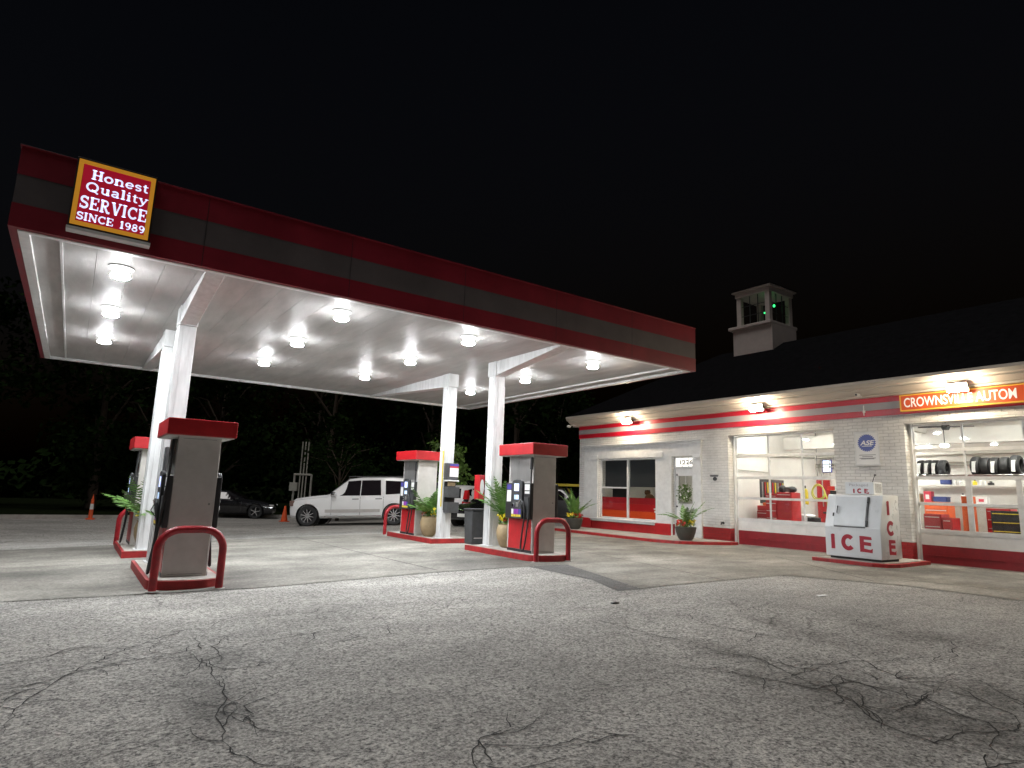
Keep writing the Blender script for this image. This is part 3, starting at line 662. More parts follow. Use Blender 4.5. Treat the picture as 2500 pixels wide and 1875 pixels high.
# ------------------------------------------------------------------ potted plants
def frond(mb, c, az, el, ln, droop, w):
    d = Vector((math.cos(az)*math.cos(el), math.sin(az)*math.cos(el), math.sin(el))); p = Vector(c); pts = [p.copy()]
    n = 9
    for i in range(n):
        d.z -= droop/n; d.normalize(); p = p+d*(ln/n); pts.append(p.copy())
    mb.tube(pts, [.008*(1-.8*i/n)+.0015 for i in range(n+1)], 5)
    for i in range(2, n+1):
        for s in (-1, 1):
            for q in (0, .5):
                a = pts[i-1].lerp(pts[i], q); dd = (pts[i]-pts[i-1]).normalized(); sd = dd.cross(Vector((0, 0, 1)))
                if sd.length < .05: sd = Vector((1, 0, 0))
                sd.normalize(); l = w*(math.sin(PI*min(1, (i+q)/(n+.8)))*.9+.12)*rnd.uniform(.8, 1.15)
                e = a+(sd*s*.8+dd*.65+Vector((0, 0, -.25+rnd.uniform(-.15, .15))))*l; k = dd*.016
                mb.poly([a-k, a.lerp(e, .5)-k*1.3, e, a.lerp(e, .5)+k*1.3, a+k])
def flowers(c, r, n, mat, name, parent, size=.05):
    mb = MB()
    for _ in range(n):
        a = rnd.uniform(0, 2*PI); q = r*math.sqrt(rnd.random()); p = Vector((c[0]+q*math.cos(a), c[1]+q*math.sin(a), c[2]+rnd.uniform(-.05, .09)))
        nrm = Vector((rnd.uniform(-1, 1), rnd.uniform(-1.2, .6), rnd.uniform(.1, 1))).normalized(); u = nrm.orthogonal().normalized(); v = nrm.cross(u)
        for k in range(5):
            b = 2*PI*k/5; d1 = u*math.cos(b)+v*math.sin(b); d2 = u*math.cos(b+.55)+v*math.sin(b+.55); d3 = u*math.cos(b-.55)+v*math.sin(b-.55)
            mb.poly([p, p+d3*size*.7+nrm*.006, p+d1*size+nrm*.012, p+d2*size*.7+nrm*.006])
    return mb.build(name, mat, parent)
def bedleaves(c, r, n, parent, name="leaves"):
    mb = MB()
    for _ in range(n):
        a = rnd.uniform(0, 2*PI); q = r*math.sqrt(rnd.random()); p = Vector((c[0]+q*math.cos(a), c[1]+q*math.sin(a), c[2]+rnd.uniform(-.08, .05)))
        d = Vector((rnd.uniform(-1, 1), rnd.uniform(-1, 1), rnd.uniform(0, .9))).normalized(); s = d.orthogonal().normalized()*.02; l = rnd.uniform(.06, .11)
        mb.poly([p, p+d*l*.5+s, p+d*l, p+d*l*.5-s])
    return mb.build(name, m['leaf'], parent)
def planter(loc, label, prof, mat, palm, redc, yelc, seed, zs=None, extra=None):
    rnd.seed(seed)
    t = thing("potted_palm", label, "potted plant", loc, group="potted palms with flowers")
    MB().lathe(prof, n=28).build("pot", mat, t, 40)
    top = prof[-1][1]-.03; r = prof[-1][0]*.85
    MB().lathe([(r, top-.02), (r*.98, top), (0.0001, top+.015)], n=20).build("soil", m['soil'], t, 60)
    mb = MB(); n, ln, el0, w = palm
    for i in range(n):
        frond(mb, (rnd.uniform(-.04, .04), rnd.uniform(-.04, .04), top+.02), rnd.uniform(0, 2*PI), rnd.uniform(*el0), ln*rnd.uniform(.7, 1.1), rnd.uniform(.4, 1.3), w)
    mb.build("palm_fronds", m['leaf'], t)
    bedleaves((0, 0, top+.08), r*1.05, 110, t)
    if redc: flowers((redc[0], redc[1], top+.11), redc[2], redc[3], m['fred'], "red_flowers", t)
    if yelc: flowers((yelc[0], yelc[1], top+.13), yelc[2], yelc[3], m['fyel'], "yellow_flowers", t)
    return t
TAN = [(.11, 0), (.17, .06), (.225, .22), (.235, .36), (.20, .47), (.19, .49), (.21, .51)]
planter((7.98, 11.47, gz(7.8, 11.5)+.126), "tan urn of yellow and red flowers and palm between right front pump and column", TAN, m['pot'], (20, 1.1, (.8, 1.4), .24), (.02, -.06, .13, 26), (-.1, .03, .13, 26), 3)
planter((7.72, 14.62, gz(7.7, 14.6)+.126), "tan urn of pink and yellow flowers and palm beside the right rear pump", TAN, m['pot'], (18, .95, (.7, 1.4), .2), (-.12, .02, .1, 16), (.03, -.04, .15, 30), 4)
planter((1.40, 14.72, gz(1.4, 14.7)+.126), "potted palm with bright yellow flowers beside the left rear pump", TAN, m['pot'], (16, 1.1, (.7, 1.35), .24), None, (-.06, -.03, .16, 46), 5)
planter((1.45, 11.38, gz(1.3, 11.4)+.126), "potted palm with red flowers behind the brown-grey foreground pump", TAN, m['pot'], (9, .85, (.9, 1.45), .18), (0, -.03, .15, 30), None, 6)
DARK = [(.17, 0), (.22, .05), (.28, .22), (.31, .36), (.315, .38), (.29, .385)]
planter((15.12, 12.45, .104), "dark bowl planter with sparse palm and red and yellow flowers by the door", DARK, m['darkpot'], (9, 1.05, (.85, 1.4), .16), (-.17, .03, .13, 26), (.14, -.05, .14, 34), 8)
planter((15.05, 17.4, .104), "dark bowl planter with grassy palm and red flowers at the building's far corner", DARK, m['darkpot'], (15, 1.05, (.95, 1.45), .15), (.08, -.05, .2, 44), (-.18, .02, .12, 18), 9)

# trash bin, windshield stations, extinguisher box
t = thing("trash_bin", "square black trash bin beside the right front column", "trash bin", (7.72, 12.40, gz(7.7, 12.4)+.126))
MB().prism([(-.15, -.15), (.15, -.15), (.15, .15), (-.15, .15)], 0, .01, 'z').build("foot", m['black'], t)
b = bmesh.new(); bmesh.ops.create_cone(b, cap_ends=True, segments=4, radius1=.225, radius2=.26, depth=.72)
mb = MB(); mb._add(b, .012, mat=Matrix.Translation((0, 0, .375)) @ Matrix.Rotation(PI/4, 4, 'Z')); mb.build("body", m['dgrey'], t)
MB().box(-.20, .20, -.20, .20, .735, .79, bev=.02).box(-.12, .12, -.206, -.2, .745, .78).build("lid", m['black'], t)
MB().box(-.11, .11, -.172, -.164, .13, .15).build("rim_band", m['pumpgrey'], t)
def station(loc, label):
    t = thing("windshield_station", label, "windshield wash station", loc, group="windshield wash stations on columns")
    MB().box(-.17, .17, -.17, 0, .78, 1.20, bev=.012).build("towel_dispenser", m['dgrey'], t)
    MB().box(-.09, .16, -.1735, -.1705, .86, 1.08).build("notice", m['label'], t)
    MB().box(-.09, .16, -.1735, -.1705, 1.085, 1.125).build("notice", m['labelred'], t); MB().box(-.09, .16, -.1735, -.1705, 1.13, 1.18).build("notice", m['labelblue'], t)
    MB().box(-.165, .165, -.22, -.05, .745, .775, bev=.006).build("tray", m['label'], t)
    MB().box(-.13, .10, -.165, -.158, .63, .745).build("paper_towel", m['pot'], t)
    MB().box(-.15, .15, -.06, 0, .02, .74, bev=.006).build("back_plate", m['black'], t)
    for z in (.36, -.02):
        mb = MB()
        for a in ((-.165, .165, -.26, -.24), (-.165, .165, -.08, -.062), (-.165, -.147, -.239, -.081), (.147, .165, -.239, -.081)): mb.box(*a, z, z+.25, bev=.004)
        mb.box(-.165, .165, -.26, -.062, z-.012, z-.001, bev=.003); bk = mb.build("bucket", m['dgrey'], t)
        MB().box(-.146, .146, -.238, -.082, z+.002, z+.17).build("wash_water", m['rubber'], bk)
    MB().tube([(.05, -.16, .15), (.1, -.17, .78)], .009, 6).box(.0, .18, -.185, -.155, .09, .14, bev=.004).build("squeegee", m['black'], t)
    return t
ws = station((7.90, 14.008, gz(7.9, 14)+.79), "black towel dispenser and two wash buckets on the right back column")
dup(ws, (1.40, 11.845, gz(1.4, 11.8)+.79), "black towel dispenser and wash buckets on the left front column behind the foreground pump")
t = thing("extinguisher_cabinet", "narrow red extinguisher cabinet with white oval on the right front column", "fire extinguisher", (7.71, 12.12, 1.13))
MB().box(-.085, .06, .005, .22, 0, .55, bev=.012).build("cabinet", m['red'], t)
MB().prism(arc(0, .28, .05, .17, 0, 345, 23), -.004, .0045, 'y').build("white_oval", m['label'], t)
bpy.data.objects[t.children[-1].name].location = (-.01, 0, 0)
t = thing("column_lamp", "small pale yellow capsule lamp on the right back column", "lamp", (7.685, 14.05, 2.30))
MB().lathe([(.0001, -.02), (.04, 0), (.045, .09), (.035, .15), (.0001, .17)], n=14).build("cover", emat("yellow_cover", (1.0, .95, .5), .8, (.8, .75, .4)), t, 50)
MB().box(.01, .028, -.03, .03, .02, .12).build("bracket", m['yellow'], t)

# ------------------------------------------------------------------ station building
XB, YE, YN = 16.45, 18.75, 0.6
sb = thing("station_building", "white painted brick service station with red base, striped fascia, glass garage doors and roof cupola", "building", (XB, YN, 0))
def bp_(mb, name, mat, sm=None, parent=None): return mb.xf(Matrix.Translation((-XB, -YN, 0))).build(name, mat, parent or sb, sm)
XI = XB+.30
mb = MB()
D1, D2 = (8.60, 11.87), (3.45, 6.86)
for a in ((17.61, YE, -.3, 4.0), (14.78, 17.61, -.3, .50), (14.78, 17.61, 2.69, 4.0), (14.07, 14.78, -.3, 4.0), (13.21, 14.07, 2.69, 4.0), (11.87, 13.21, -.3, 4.0), (8.60, 11.87, 3.28, 4.0), (6.86, 8.60, -.3, 4.0), (3.45, 6.86, 3.29, 4.0), (YN, 3.45, -.3, 4.0)):
    mb.box(XB, XI, a[0], a[1], a[2], a[3])
mb.box(XI+.001, 23.0, YE-.30, YE, -.3, 4.0); mb.box(XI+.001, 23.0, YN, YN+.3, -.3, 4.0); mb.box(22.7, 23.0, YN+.301, YE-.301, -.3, 4.0)
bmesh.ops.translate(mb.bm, verts=mb.bm.verts, vec=(-XB, -YN, 0))
wall = mb.build("wall", m['brick'], sb)
# striped band
for z0, z1, mt in ((3.52, 3.675, 'strred'), (3.678, 3.855, 'strgrey'), (3.858, 3.995, 'strred')):
    bp_(MB().box(XB-.03, XB-.001, YN, YE+.03, z0, z1).box(XB, 19.5, YE+.001, YE+.03, z0, z1), "stripe", m[mt])
# moulded cornice
prof = [(XB+.25, 4.0), (XB-.12, 4.0), (XB-.12, 4.05), (XB-.20, 4.07), (XB-.34, 4.16), (XB-.36, 4.16), (XB-.36, 4.20), (XB-.44, 4.22), (XB-.50, 4.30), (XB-.50, 4.37), (XB+.25, 4.39)]
cn = MB().prism([(p[0], p[1]) for p in prof], YN-.3, YE+.32, 'y')
bp_(cn, "cornice", m['cream'])
bp_(MB().box(XB+.26, 23.2, YE+.001, YE+.3, 4.0, 4.38, bev=.03), "cornice", m['cream'])
# window and door surround
su = MB()
su.box(XB-.05, XB-.001, 12.86, 18.40, 2.69, 3.12)
su.box(XB-.09, XB-.001, 12.82, 18.44, 3.121, 3.17, bev=.008); su.box(XB-.14, XB-.001, 12.78, 18.48, 3.171, 3.215, bev=.01)
su.box(XB-.06, XB-.001, 17.66, 18.40, .47, 2.689); su.box(XB-.09, XB-.0605, 17.63, 18.0, 2.66, 2.84, bev=.01)
su.box(XB-.06, XB-.001, 14.10, 14.76, .47, 2.689); su.box(XB-.10, XB-.0605, 14.40, 14.80, 2.66, 2.86, bev=.012)
su.box(XB-.06, XB-.001, 12.86, 13.19, .02, 2.689); su.box(XB-.11, XB-.0605, 12.84, 13.1, 2.62, 2.72, bev=.01)
su.box(XB-.055, XB-.001, 14.0721, 14.0995, .02, 2.689)
bp_(su, "door_and_window_surround", m['trim'])
bp_(MB().box(XB-.10, XB-.001, 17.95, 18.42, .1, .468, bev=.006).box(XB-.10, XB-.001, 14.10, 14.80, .1, .468, bev=.006).box(XB-.05, XB-.001, 14.801, 17.949, .1, .36), "red_base", m['red'])
bp_(MB().box(XB-.17, XB-.001, 14.72, 18.0, .455, .50, bev=.008).box(XB-.12, XB-.001, 14.76, 17.96, .39, .454, bev=.01), "window_sill", m['trim'])
# office window
wf = MB(); xw = XB+.08
for a in ((14.78, 17.61, .501, .56), (14.78, 17.61, 2.63, 2.689), (17.55, 17.609, .561, 2.629), (14.781, 14.83, .561, 2.629), (16.14, 16.22, .561, 2.629), (16.221, 17.549, 1.60, 1.65)): wf.box(xw-.03, xw+.05, a[0], a[1], a[2], a[3])
win = bp_(wf, "office_window", m['trim'])
bp_(MB().box(xw+.012, xw+.018, 14.83, 16.139, .561, 2.629).box(xw+.012, xw+.018, 16.221, 17.549, .561, 2.629), "pane", m['glass'], parent=win)
for y0, y1 in ((14.835, 16.135), (16.225, 17.545)):
    bp_(MB().box(xw+.022, xw+.028, y0, y1, 1.06, 1.28), "window_film", m['filmr1'], parent=win)
    bp_(MB().box(xw+.022, xw+.028, y0, y1, .81, 1.059), "window_film", m['filmr2'], parent=win)
    bp_(MB().box(xw+.022, xw+.028, y0, y1, .565, .809), "window_film", m['filmor'], parent=win)
    bp_(MB().box(xw+.055, xw+.06, y0, y1 if y1 < 17 else 17.42, 1.66, 2.62), "roller_blind", m['blind'], parent=win)
bp_(MB().box(xw+.0185, xw+.0205, 14.88, 14.99, .90, .94).box(xw+.0185, xw+.0205, 14.90, 14.96, .80, .86), "window_sticker", m['label'], parent=win)
# entry door
xd = XB+.16
dr = MB()
for a in ((13.21, 13.25, .12, 2.689), (14.03, 14.07, .12, 2.689), (13.251, 14.029, 2.29, 2.36), (13.251, 14.029, 2.64, 2.689)): dr.box(xd-.06, xd+.06, a[0], a[1], a[2], a[3])
fr = bp_(dr, "door_frame", m['trim'])
dd = MB()
for a in ((13.255, 13.36, .14, 2.285), (13.92, 14.025, .14, 2.285), (13.3605, 13.9195, .14, 1.15), (13.3605, 13.9195, 2.05, 2.285)): dd.box(xd-.025, xd+.02, a[0], a[1], a[2], a[3])
dd.box(xd-.02, xd+.015, 13.63, 13.65, 1.151, 2.049); dd.box(xd-.032, xd-.0255, 13.30, 13.98, .36, .95, bev=.004)
door = bp_(dd, "entry_door", m['white'])
bp_(MB().box(xd-.004, xd+.004, 13.3605, 13.629, 1.151, 2.049).box(xd-.004, xd+.004, 13.651, 13.9195, 1.151, 2.049), "pane", m['glass'], parent=door)
bp_(MB().lathe([(.0001, -.07), (.03, -.065), (.03, -.04), (.012, -.035), (.012, -.026)], (xd, 13.98, 1.05), 14, 'x').box(xd-.035, xd-.0255, 13.96, 14.0, 2.05, 2.12), "handle", m['black'], 40, door)
bp_(MB().box(xd-.03, xd-.0255, 13.40, 13.90, .15, .30), "kick_plate", m['wood'], parent=door)
tr = bp_(MB().box(xd-.01, xd, 13.251, 14.029, 2.361, 2.639), "transom_pane", emat("transom_lit", (1.0, .95, .85), .75, (.8, .8, .78)), parent=fr)
bp_(MB().box(xd-.03, xd-.0105, 13.50, 13.515, 2.361, 2.639).box(xd-.03, xd-.0105, 13.76, 13.775, 2.361, 2.639), "transom_bar", m['trim'], parent=fr)
text_obj("house_number", "1226", m['black'], fr, facing((0, -1, 0), (0, 0, 1), (xd-.0125-XB, 13.86-YN, 2.43)), .20, .52, .004, .003)
bp_(MB().box(XB-.02, XI, 13.211, 14.069, .08, .119), "threshold", m['kerbstone'])
# garage doors
def gdoor(y0, y1, zt, cols, name_lab, wicket):
    x0 = XI+.02; x1 = x0+.05
    rows = [.76, 1.39, 2.0, 2.65, zt]
    f = MB()
    f.box(x0, x1, y0, y0+.07, .0, zt); f.box(x0, x1, y1-.07, y1, .0, zt)
    rails = [(.70, .80), (1.355, 1.42), (1.955, 2.035), (2.61, 2.69), (zt-.04, zt)]
    for a, b in rails: f.box(x0-.004, x1+.004, y0+.0705, y1-.0705, a, b)
    ys = [y0+.07]+cols+[y1-.07]
    gl = []
    for r in range(4):
        cc = [y0+.07]+(wicket if (wicket and r < 2) else cols)+[y1-.07]
        wd = .055 if (wicket and r < 2) else .018
        for c in cc[1:-1]: f.box(x0+.002, x1-.002, c-wd, c+wd, rails[r][1]+.0005, rails[r+1][0]-.0005)
        for a, b in zip(cc, cc[1:]): gl.append((a, b, rails[r][1], rails[r+1][0]))
    g = bp_(f, "garage_door", m['trim'])
    mb = MB()
    for a, b, c, d in gl: mb.box(x0+.02, x0+.026, a+.018, b-.018, c+.001, d-.001)
    bp_(mb, "pane", m['glass'], parent=g)
    w = MB().box(x0+.003, x1-.003, y0+.0705, y1-.0705, .43, .6995)
    for c in (wicket or cols): w.box(x0-.006, x0+.0025, c-.03, c+.03, .431, .699)
    bp_(w, "white_panel", m['white'], parent=g)
    bp_(MB().box(x0+.003, x1-.003, y0+.0705, y1-.0705, .02, .4295).box(x0-.012, x0+.0025, y0+.1, y0+1.6, .195, .21).box(x0-.012, x0+.0025, y0+1.75, y1-.1, .195, .21), "red_panel", m['doorred'], parent=g)
    bp_(MB().box(x0, x1, y0+.0705, y1-.0705, .0, .0195), "bottom_seal", m['kerbstone'], parent=g)
    # door stop mouldings in the opening
    for a, b in ((y1-.059, y1-.001), (y0+.001, y0+.05)): bp_(MB().box(x0-.10, x0-.005, a, b, 0, zt), "door_stop", m['trim'], parent=g)
    return g
gdoor(8.60, 11.87, 3.27, [9.69, 10.72], "", None)
gdoor(3.45, 6.86, 3.28, [4.62, 5.77], "", [4.80, 5.74])
# inside of the workshop and office
ins = MB()
ins.box(XI+.25, 22.45, 1.2, 1.25, 0, 3.9)
ins.box(22.45, 22.5, 1.2, 12.7, 0, 3.9); ins.box(XI+.001, 22.45, 12.45, 12.5, 0, 3.95); ins.box(20.2, 20.25, 12.501, 18.4, 0, 3.0); ins.box(XI+.001, 20.199, 18.38, 18.43, 0, 3.0)
ins.box(XI+.001, 22.449, 1.251, 12.449, 3.9, 3.96); ins.box(XI+.001, 20.199, 12.501, 18.379, 2.95, 3.0)
ins.box(XI+.001, XI+.012, 7.0, 8.5, 0, 3.899)
bp_(ins, "interior_wall", m['int'])
bp_(MB().box(XI+.001, 22.449, 1.251, 12.449, -.1, .012).box(XI+.001, 20.199, 12.501, 18.379, -.1, .10), "interior_floor", m['intfloor'])
bp_(MB().box(20.4, 20.65, 1.26, 12.44, 3.12, 3.55).box(17.6, 22.4, 7.9, 8.05, 3.45, 3.85), "ceiling_beam", m['int'])
pp = MB()
for z in (2.62, 2.72, 2.95): pp.tube([(22.40, 1.3, z), (22.40, 12.4, z)], .025, 6)
for y in (11.0, 11.9, 12.2): pp.tube([(22.40, y, 1.2), (22.40, y, 2.9)], .02, 6)
pp.tube([(17.2, 12.40, 2.78), (22.3, 12.40, 2.95)], .03, 6); pp.tube([(17.2, 12.40, 2.3), (19.4, 12.40, 2.28), (19.5, 12.40, 2.7)], .02, 6)
bp_(pp, "wall_pipes", m['pipe'], 40)
bp_(MB().box(22.41, 22.449, 11.9, 12.42, 0, 2.15), "inner_door", m['red'])
bp_(MB().box(17.0, 17.06, 12.42, 12.449, .4, 2.45), "inner_door_post", m['red'])
# roof and cupola
rf = MB()
ex, rz, ridge = 15.98, 4.385, 7.9
for P in ([(ex, YN-.4, rz), (ex, YE+.35, rz), (21.2, 15.5, 7.2), (21.2, 3.5, 7.2)], [(ex, YE+.35, rz), (26.4, YE+.35, rz), (21.2, 15.5, 7.2)], [(26.4, YE+.35, rz), (26.4, YN-.4, rz), (21.2, 3.5, 7.2), (21.2, 15.5, 7.2)], [(26.4, YN-.4, rz), (ex, YN-.4, rz), (21.2, 3.5, 7.2)]):
    rf.poly(P); rf.poly([(p[0], p[1], p[2]-.06 if p[2] < 5 else p[2]-.12) for p in P[::-1]])
roof = bp_(rf, "roof", m['roof'])
# cupola (square lantern on a panelled base)
cy0, cy1, cx0, cx1 = 12.76, 14.42, 20.5, 22.1
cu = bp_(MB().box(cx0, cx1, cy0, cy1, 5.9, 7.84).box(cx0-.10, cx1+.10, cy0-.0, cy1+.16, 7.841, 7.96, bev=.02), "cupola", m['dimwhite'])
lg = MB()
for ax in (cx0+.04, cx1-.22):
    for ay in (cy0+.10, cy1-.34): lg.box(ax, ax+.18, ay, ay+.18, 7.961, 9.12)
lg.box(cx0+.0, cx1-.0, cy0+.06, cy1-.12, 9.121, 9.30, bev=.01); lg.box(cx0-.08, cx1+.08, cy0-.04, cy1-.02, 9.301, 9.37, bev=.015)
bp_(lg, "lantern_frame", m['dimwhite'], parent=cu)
gm = MB()
for k in range(1, 3):
    yy = cy0+.28+(cy1-cy0-.62)*k/3; gm.box(cx0+.11, cx0+.135, yy-.012, yy+.012, 7.97, 9.12)
    xx = cx0+.22+(cx1-cx0-.44)*k/3; gm.box(xx-.012, xx+.012, cy0+.16, cy0+.185, 7.97, 9.12)
    zz = 7.97+1.15*k/3; gm.box(cx0+.105, cx0+.109, cy0+.28, cy1-.34, zz-.012, zz+.012); gm.box(cx0+.22, cx1-.22, cy0+.155, cy0+.159, zz-.012, zz+.012)
bp_(gm, "lantern_glazing_bar", m['dgrey'], parent=cu)
bp_(MB().prism([(cx0-.1, cy0-.06), (cx1+.1, cy0-.06), (cx1+.1, cy1), (cx0-.1, cy1)], 9.371, 9.39, 'z').poly([(cx0-.1, cy0-.06, 9.392), (cx1+.1, cy0-.06, 9.392), ((cx0+cx1)/2, (cy0+cy1)/2, 9.52)]).poly([(cx1+.1, cy0-.06, 9.392), (cx1+.1, cy1, 9.392), ((cx0+cx1)/2, (cy0+cy1)/2, 9.52)]).poly([(cx1+.1, cy1, 9.392), (cx0-.1, cy1, 9.392), ((cx0+cx1)/2, (cy0+cy1)/2, 9.52)]).poly([(cx0-.1, cy1, 9.392), (cx0-.1, cy0-.06, 9.392), ((cx0+cx1)/2, (cy0+cy1)/2, 9.52)]), "cupola_roof", m['roof'], parent=cu)
for i, (p, r) in enumerate((((cx0+.30, 13.08, 8.96), .05), ((cx0+.8, 13.55, 8.55), .03), ((21.25, cy0+.35, 8.72), .045))):
    bp_(MB().ball(p, r, 2, (1, 1, 1.3)), "green_bulb", m['green_em'], 60, cu)

# small fittings on the façade
def wlamp():
    t = thing("wall_lamp", "", "lamp", group="warm flood lamps over the shop front")
    MB().box(.0, .34, -.05, .05, .02, .08, bev=.01).box(-.09, .0, -.20, .20, -.02, .10, bev=.02).box(-.018, -.004, -.20, .20, -.083, -.021).build("housing", m['dgrey'], t)
    MB().prism([(-.095, .09), (-.13, .05), (-.13, -.04), (-.10, -.085), (-.02, -.085), (-.02, -.03), (-.095, -.025)], -.19, .19, 'y').build("lens", m['flood'], t)
    return t
w0 = wlamp()
for i, (y, l) in enumerate(((15.76, "warm flood lamp over the office window, farthest left on the shop front"), (10.57, "warm flood lamp over the left garage door"), (5.52, "warm flood lamp above the orange shop sign"))):
    o = w0 if i == 0 else dup(w0); o.location = (XB-.36, y, 3.97); o["label"] = l
t = thing("security_camera", "small white security camera under the cornice left of the orange sign", "camera", (XB-.30, 7.75, 4.06), 0)
MB().box(-.10, .06, -.035, .035, -.04, .03, bev=.01).build("body", m['white'], t); MB().lathe([(.0001, -.115), (.022, -.112), (.024, -.10)], (0, 0, -.005), 12, 'x').build("lens", m['black'], t, 40)
MB().tube([(.02, 0, .0), (.12, 0, .0), (.20, 0, -.03)], .012, 6).build("bracket", m['white'], t, 40)
t = thing("eave_light", "small pale lamp sticking out at the cornice's far left corner", "lamp", (XB-.35, 18.95, 4.02))
MB().ball((-.05, .02, -.02), .07, 2, (1.5, 1, .8)).build("head", m['white'], t, 60); MB().tube([(0, 0, 0), (.12, -.05, .05), (.3, -.1, .02)], .015, 6).build("arm", m['white'], t, 40)
t = thing("conduit_stub", "short white vertical conduit crossing the red and grey stripes", "conduit", (XB-.05, 7.75, 3.66))
MB().tube([(0, 0, -.1), (0, 0, .16)], .012, 8).build("pipe", m['white'], t, 40); MB().box(.0, .02, -.03, .03, -.03, .03).build("clip", m['white'], t)
# shop sign
t = thing("shop_sign", "long orange-red shop sign with yellow border and white capitals", "sign", (XB-.03, 2.4, 3.575))
MB().box(-.10, -.0, .0, 4.46, 0, .40, bev=.004).build("cabinet", m['storeyel'], t)
MB().box(-.104, -.1005, .035, 4.425, .03, .37).build("face", m['storered'], t)
text_obj("lettering", "CROWNSVILLE AUTOM", m['storetxt'], t, facing((0, -1, 0), (0, 0, 1), (-.107, 4.36, .095)), .315, 2.22, .004, .004)
# certification badge board
t = thing("badge_sign", "white board with blue gear badge reading ASE, on the brick pier between the garage doors", "sign", (XB, 7.74, 2.30))
MB().box(-.03, -.001, -.29, .29, 0, .84, bev=.004).build("board", m['label'], t)
mb = MB()
for a in ((-.30, .30, .81, .85), (-.30, .30, -.01, .03)): mb.box(-.045, -.0305, a[0], a[1], a[2], a[3])
mb.box(-.045, -.0305, -.30, -.272, .031, .809); mb.box(-.045, -.0305, .272, .30, .031, .809); mb.build("frame", m['trim'], t)
gp = []
for k in range(26):
    a0 = 2*PI*k/26; 
    for q, r in ((0, .195), (.08, .222), (.16, .222), (.235, .195)): gp.append((r*math.cos(a0+q*.98), .56+r*math.sin(a0+q*.98)))
MB().prism(gp, -.034, -.0305, 'x').build("gear_badge", m['aseblue'], t)
tx = text_obj("lettering", "ASE", m['label'], t, facing((0, -1, 0), (0, 0, 1), (-.0365, .16, .505)), .165, .32, .004, .003)
for v in tx.data.vertices: v.co.y -= (v.co.z-.51)*.25
MB().box(-.0365, -.0345, -.12, .12, .47, .485).build("badge_bar", m['label'], t)
mb = MB()
for z, w in ((.255, .20), (.215, .13), (.175, .2), (.155, .16)): mb.box(-.032, -.0302, -w, w, z-.006, z+.006)
mb.build("fine_print", m['dgrey'], t)
t = thing("wall_plaque", "small dark two-line plaque with a round mark on the brick beside the door", "plaque", (XB, 12.40, 1.87))
MB().box(-.012, -.001, -.16, .16, .18, .205).box(-.012, -.001, -.14, .14, .15, .172).build("bars", m['dgrey'], t)
MB().prism(arc(-.03, .08, .075, .06, 0, 345, 20), -.014, -.001, 'x').build("disc", m['dgrey'], t)
t = thing("wall_tap", "dark hose tap low on the brick pier left of the garage door", "tap", (XB, 12.10, .62))
MB().tube([(0, 0, 0), (-.10, 0, 0), (-.12, 0, -.05)], .02, 8).box(-.07, -.05, -.06, .06, .02, .035, bev=.004).build("spout", m['black'], t, 40); MB().lathe([(.04, -.012), (.04, -.001)], n=14, axis='x').build("flange", m['black'], t, 40)

# walkway and freezer plinth
wk = [(14.7, 18.9), (14.45, 15.0), (14.40, 13.0), (14.65, 12.3), (15.3, 11.85), (16.1, 11.6), (16.448, 11.6), (16.448, 18.9)]
MB().prism(wk, -.15, .088, 'z').build("walkway_kerb", m['kerbred'])["kind"] = "structure"
wk2 = [(14.82, 18.9), (14.57, 15.0), (14.52, 13.05), (14.75, 12.4), (15.36, 11.96), (16.12, 11.72), (16.447, 11.72), (16.447, 18.9)]
MB().prism(wk2, .088, .10, 'z').build("walkway", m['islandtop'])["kind"] = "structure"
t = thing("freezer_plinth", "low red-edged concrete plinth under the ice freezer", "plinth", (15.3, 7.2, 0))
pl = [(-1.05, .90), (-1.08, -.45), (-.95, -.70), (-.6, -.80), (1.146, -.70), (1.146, .90)]
MB().prism(pl, -.1, .085, 'z', bev=.01).build("kerb_edge", m['kerbred'], t)
MB().prism([(p[0]*.93, p[1]*.90) for p in pl], .0855, .098, 'z').build("top", m['islandtop'], t)

# ------------------------------------------------------------------ ice freezer
t = thing("ice_freezer", "white slant-front freezer with red ICE lettering on a red-edged plinth", "freezer", (14.9, 7.24, .10))
yw = .61
pf = [(-.48, .05), (-.48, .70), (-.26, 1.42), (.45, 1.44), (.47, .05)]
MB().prism(pf, -yw, yw, 'y', bev=.018).build("cabinet", m['icewhite'], t, 30)
MB().box(-.40, .42, -.55, .55, -.001, .049).build("skid", m['black'], t)
sl = Vector((.22, 0, .72)).normalized(); nn = Vector((-sl.z, 0, sl.x))
def slant(v, h): return Vector((-.48, 0, .70))+sl*v+nn*h
def slab(mb, y0, y1, v0, v1, h0, h1, bev=0):
    b = bmesh.new(); P = []
    for h in (h0, h1):
        for y, v in ((y0, v0), (y1, v0), (y1, v1), (y0, v1)): q = slant(v, h); P.append(b.verts.new((q.x, y, q.z)))
    for f in ((3,2,1,0),(4,5,6,7),(0,1,5,4),(1,2,6,5),(2,3,7,6),(3,0,4,7)): b.faces.new([P[i] for i in f])
    return mb._add(b, bev)
dr = slab(MB(), -.30, .40, .02, .70, .002, .035, .008).build("door", m['icegrey'], t)
slab(MB(), -.295, .395, -.002, .018, .003, .012).build("door_gasket", m['black'], dr)
slab(slab(slab(MB(), -.345, -.305, .03, .16, .002, .05, .006), -.345, -.305, .56, .70, .002, .05, .006), -.335, -.315, .16, .56, .002, .03).build("hinge", m['dgrey'], dr)
h0, h1, h2, h3 = slant(.46, .036), slant(.46, .085), slant(.30, .085), slant(.30, .036)
MB().tube([(q.x, .31, q.z) for q in (h0, h1, h2, h3)], .014, 8).build("handle", m['chrome'], dr, 40)
slab(MB(), .405, .445, .24, .32, .002, .02, .004).build("latch", m['black'], t)
